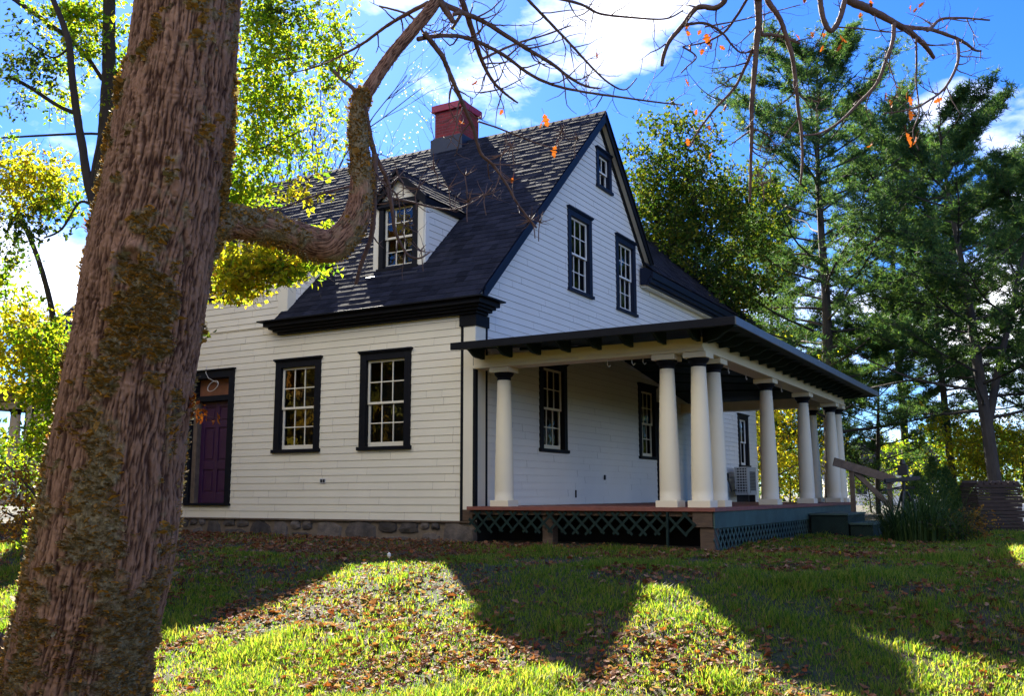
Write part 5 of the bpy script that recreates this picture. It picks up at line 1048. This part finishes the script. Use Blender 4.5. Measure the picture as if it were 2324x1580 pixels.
# stair railing and porch steps
t = thing('stair_railing', 'weathered wooden handrail on two posts with a diagonal brace beside the porch steps', 'railing', (5.2, 8.4, -.3)); ch = []
Yr = 22
def bar_px(name, u0, v0, u1, v1, w, h, Y=Yr, mat='greywood'):
    mb = MB(); mb.bar(at(u0, v0, Y), at(u1, v1, Y), w, h); o = mb.build(name, M[mat], t, bevel=.005); ch.append(o); return o
bar_px('rail', 1892, 1048, 2030, 1090, .05, .19); 
for u, v0 in ((1932, 1062), (2018, 1088)):
    p = at(u, v0, Yr+.06); mb = MB(); mb.box((p.x-.05, p.y-.05, G(p.x, p.y)-.2), (p.x+.05, p.y+.05, p.z)); ch.append(mb.build('post', M['greywood'], t, bevel=.005))
bar_px('brace', 1936, 1068, 2018, 1148, .04, .12, Yr+.03); rel(t, ch)
t = thing('porch_steps', 'low dark green wooden steps at the side of the porch', 'steps', (5.4, 6.3, -.35)); ch = []
for k, (zt, xa, xb) in enumerate(((.07, 4.84, 5.62), (-.12, 5.62, 6.1))):
    mb = MB(); mb.box((xa, 5.9, zt-.04), (xb, 7.9, zt)); ch.append(mb.build('tread', M['skirt'], t, bevel=.006))
    mb = MB(); mb.box((xa+.02, 5.94, -.6), (xb-.02, 7.86, zt-.041)); ch.append(mb.build('riser_box', M['green'], t, bevel=.006))
rel(t, ch)
# tripod with its mount
p = at(2055, 1160, 20.5); gz_ = G(p.x, p.y); t = thing('tripod', 'black tripod carrying a flat mount behind the strap-leaved plant', 'tripod', (p.x, p.y, gz_)); H = at(2055, 1092, 20.5).z-gz_
for k in range(3):
    a = .4+k*2.094; mb = MB(); mb.tube([(math.cos(a)*.45, math.sin(a)*.45, 0), (math.cos(a)*.05, math.sin(a)*.05, H*.8)], [.018, .028], 7); mb.build('leg', M['dark'], t)
mb = MB(); mb.tube([(0, 0, H*.72), (0, 0, H+.1)], .03, 8); mb.build('centre_column', M['dark'], t)
mb = MB(); mb.bar((-.36, -.15, H+.0), (.30, .12, H+.06), .16, .09); mb.build('mount', M['dark'], t, bevel=.01)
mb = MB(); mb.bar((-.4, -.2, H-.2), (-.02, 0, H-.16), .03, .03); mb.tube([(-.02, 0, H-.16), (.2, .1, H-.14)], .03, 6); mb.build('pan_handle', M['dark'], t)
mb = MB(); mb.box((-.1, -.08, H+.12), (.10, .08, H+.34)); mb.lathe([(.05, 0), (.06, .02), (.04, .12)], (.0, 0, H+.34), 12); mb.build('head', M['dark'], t, bevel=.02)
# stack of old boards
p = at(2252, 1150, 21); q = G(p.x, p.y); t = thing('board_stack', 'square weathered stack of dark brown boards near the right edge', 'stack', (p.x, p.y, q)); rd = random.Random(4); z = 0.0
t.rotation_euler = (0, 0, .5)
while z < 1.02:
    h_ = rd.uniform(.05, .09); mb = MB(); mb.box((-.48+rd.uniform(-.03, .03), -.4+rd.uniform(-.03, .03), z), (.48+rd.uniform(-.04, .04), .4, z+h_-.006)); mb.build('board', M['board'], t, bevel=.008); z += h_
for k in range(7):
    mb = MB(); x = -.4+k*.13; mb.tube([(x, -.4, z+.02), (x+rd.uniform(-.05, .05), .38, z+.03)], rd.uniform(.04, .065), 8, .05); mb.build('log', M['board'], t)
p = at(2330, 1165, 24); t = thing('wrapped_bundle', 'pale plastic-wrapped bundle on the ground at the right edge', 'bundle', (p.x, p.y, G(p.x, p.y)))
mb = MB(); r = np.random.default_rng(3); u_ = np.linspace(0, 2*math.pi, 22, endpoint=False); w_ = np.linspace(-1.5, 1.5, 12); U, W = np.meshgrid(u_, w_); q = np.stack([np.cos(U)*np.cos(W)*.5, np.sin(U)*np.cos(W)*.35, np.sin(W)*.3+.28], -1).reshape(-1, 3); q += q*.25*vnoise(q*6, 2)[:, None]
ii = np.arange(22*12).reshape(12, 22); mb.arr(q, np.stack([ii[:-1], np.roll(ii, -1, 1)[:-1], np.roll(ii, -1, 1)[1:], ii[1:]], -1).reshape(-1, 4)); mb.build('wrapping', M['plastic'], t)
# strap-leaved clump and the amber plant beside it
def clump(name, label, base, n, L, spread, mat, seed, w=.022):
    r = np.random.default_rng(seed); t = thing(name, label, 'plant', base); a = r.uniform(0, 6.283, n); tilt = r.uniform(.05, 1.0, n); L_ = L*r.uniform(.55, 1.15, n); rr = spread*r.uniform(0, 1, n)**.6*.5; b0 = np.stack([np.cos(a)*rr+r.normal(0, .08, n), np.sin(a)*rr+r.normal(0, .08, n), 0*a], 1); k = 7; rows = []
    side = np.stack([-np.sin(a), np.cos(a), 0*a], 1)
    for j in range(k):
        f = j/(k-1); out = np.sin(tilt*(.25+1.2*f*f))*L_*f; hi = np.cos(np.minimum(tilt*(.25+1.35*f**2), 2.2))*L_*f
        c = b0+np.stack([np.cos(a)*out, np.sin(a)*out, np.maximum(hi, -.1)], 1); ww = w*(1-f**2.2)*r.uniform(.8, 1.2); rows += [c-side*ww*.5, c+side*ww*.5]
    V = np.stack(rows, 1).reshape(-1, 3); i = np.arange(n)[:, None]*(2*k); tag(MB().arr(V, np.concatenate([i+[2*j, 2*j+1, 2*j+3, 2*j+2] for j in range(k-1)], 0)).build('foliage', M[mat], t), None, None, kind='stuff'); return t
p = at(2095, 1245, 17); clump('iris_clump', 'large dark green clump of arching strap leaves right of the porch steps', (p.x, p.y, G(p.x, p.y)), 420, 1.05, 1.5, 'iris', 1)
p = at(2040, 1210, 17.6); clump('iris_clump', 'upright narrow strap leaves just in front of the stair railing', (p.x, p.y, G(p.x, p.y)), 120, 1.0, .6, 'iris', 2, .016)
p = at(2205, 1215, 17.5); crown_tree('shrub', 'low amber and green leafy plant right of the strap-leaved clump', (p.x, p.y, G(p.x, p.y)), .62, .5, .05, 1100, 'lrust', .055, seed=91, rt_=.012, nl=10, top=.2)
p = at(2165, 1240, 16.5); crown_tree('shrub', 'low dark green leafy plant at the foot of the strap-leaved clump', (p.x, p.y, G(p.x, p.y)), .5, .55, .03, 1300, 'ldark', .05, seed=92, rt_=.012, nl=10, top=.2)
def flower(name, label, u, v, Y, H, head, mat):
    p = at(u, v, Y); t = thing(name, label, 'flower', (p.x, p.y, G(p.x, p.y))); mb = MB(); mb.tube([(0, 0, 0), (.01, .0, H*.5), (.03, 0, H)], .004, 6); mb.build('stem', M['iris'], t)
    mb = MB(); mb.lathe([(.004, 0), (head, head*1.1), (head*.9, head*2.2), (.004, head*3)], (.03, 0, H), 10); mb.build('flower_head', M[mat], t)
    mb = MB(); mb.arr(*leaf_cards(np.array([[.01, 0, H*.4], [.015, 0, H*.55], [0, .0, H*.2]]), H*.5, -.6, .3, np.random.default_rng(8))); mb.build('leaf', M['grass'], t)
flower('wildflower', 'single pale flower bud at the tip of the left sunlit patch', 878, 1280, 11.2, .2, .022, 'plastic')
flower('wildflower', 'single yellowish weed flower standing in the shaded lawn', 1905, 1345, 11.0, .2, .014, 'lyellow')
# rotten stump at the left edge
p = at(52, 1320, 8.6); q = G(p.x, p.y); t = thing('tree_stump', 'rotting stump with a split slab leaning on it at the left edge', 'stump', (p.x, p.y, q)); mb = MB(); n_ = 26; V = []; rd = random.Random(12)
for z, rr in ((-.1, .34), (.05, .29), (.18, .26), (.30, .25), (.36, .21)):
    for k in range(n_): a = 2*math.pi*k/n_; jr = rr*(1+.16*math.sin(5*a+1)+.1*math.sin(11*a)+rd.uniform(-.04, .04)); V.append((math.cos(a)*jr, math.sin(a)*jr, z+(rd.uniform(-.06, .06) if z > .29 else 0)))
F = [(i*n_+k, i*n_+(k+1) % n_, (i+1)*n_+(k+1) % n_, (i+1)*n_+k) for i in range(4) for k in range(n_)]+[tuple(range(4*n_, 5*n_))]; mb.add(V, F); mb.build('stump', M['deadwood'], t)
mb = MB(); mb.prism([(-.05, -.34, -.02), (.09, -.36, -.02), (.10, -.30, .40), (-.02, -.29, .43)], (.0, .05, .01)); mb.build('bark_slab', M['rawwood'], t, bevel=.01)
mb = MB(); mb.tube([(-.55, -.2, .02), (-.1, -.42, .05), (.2, -.45, .03)], [.035, .045, .02], 7, .1); mb.build('root', M['deadwood'], t)
# small white house far behind the railing
p = at(2035, 1143, 72); t = thing('white_house', 'small white house with a grey roof far behind the stair railing', 'house', (p.x, p.y, G(p.x, p.y))); t.rotation_euler = (0, 0, YAW)
mb = MB(); mb.box((-3.6, 0, -.5), (3.6, 6, 2.6)); mb.build('wall', M['white'], t)
mb = MB(); mb.prism([(-3.9, -.5, 2.5), (-3.9, 3, 4.9), (-3.9, 6.5, 2.5)], (7.8, 0, 0)); mb.build('roof', M['shingle'], t)
for x in (-2.6, -.9, 1.4):
    mb = MB(); mb.box((x-.5, -.05, .7), (x+.5, -.005, 2.0)); f = mb.build('window', M['plastic'], t); mb = MB(); mb.box((x-.4, -.07, .8), (x+.4, -.051, 1.9)); mb.build('pane', M['dark'], f)
for k in range(8): mb = MB(); mb.box((-3.4+k*.5, -1.6, -.4), (-3.33+k*.5, -1.53, .75)); mb.build('baluster', M['plastic'], t)
mb = MB(); mb.box((-3.5, -1.62, .75), (.3, -1.5, .82)); mb.build('railing', M['plastic'], t)
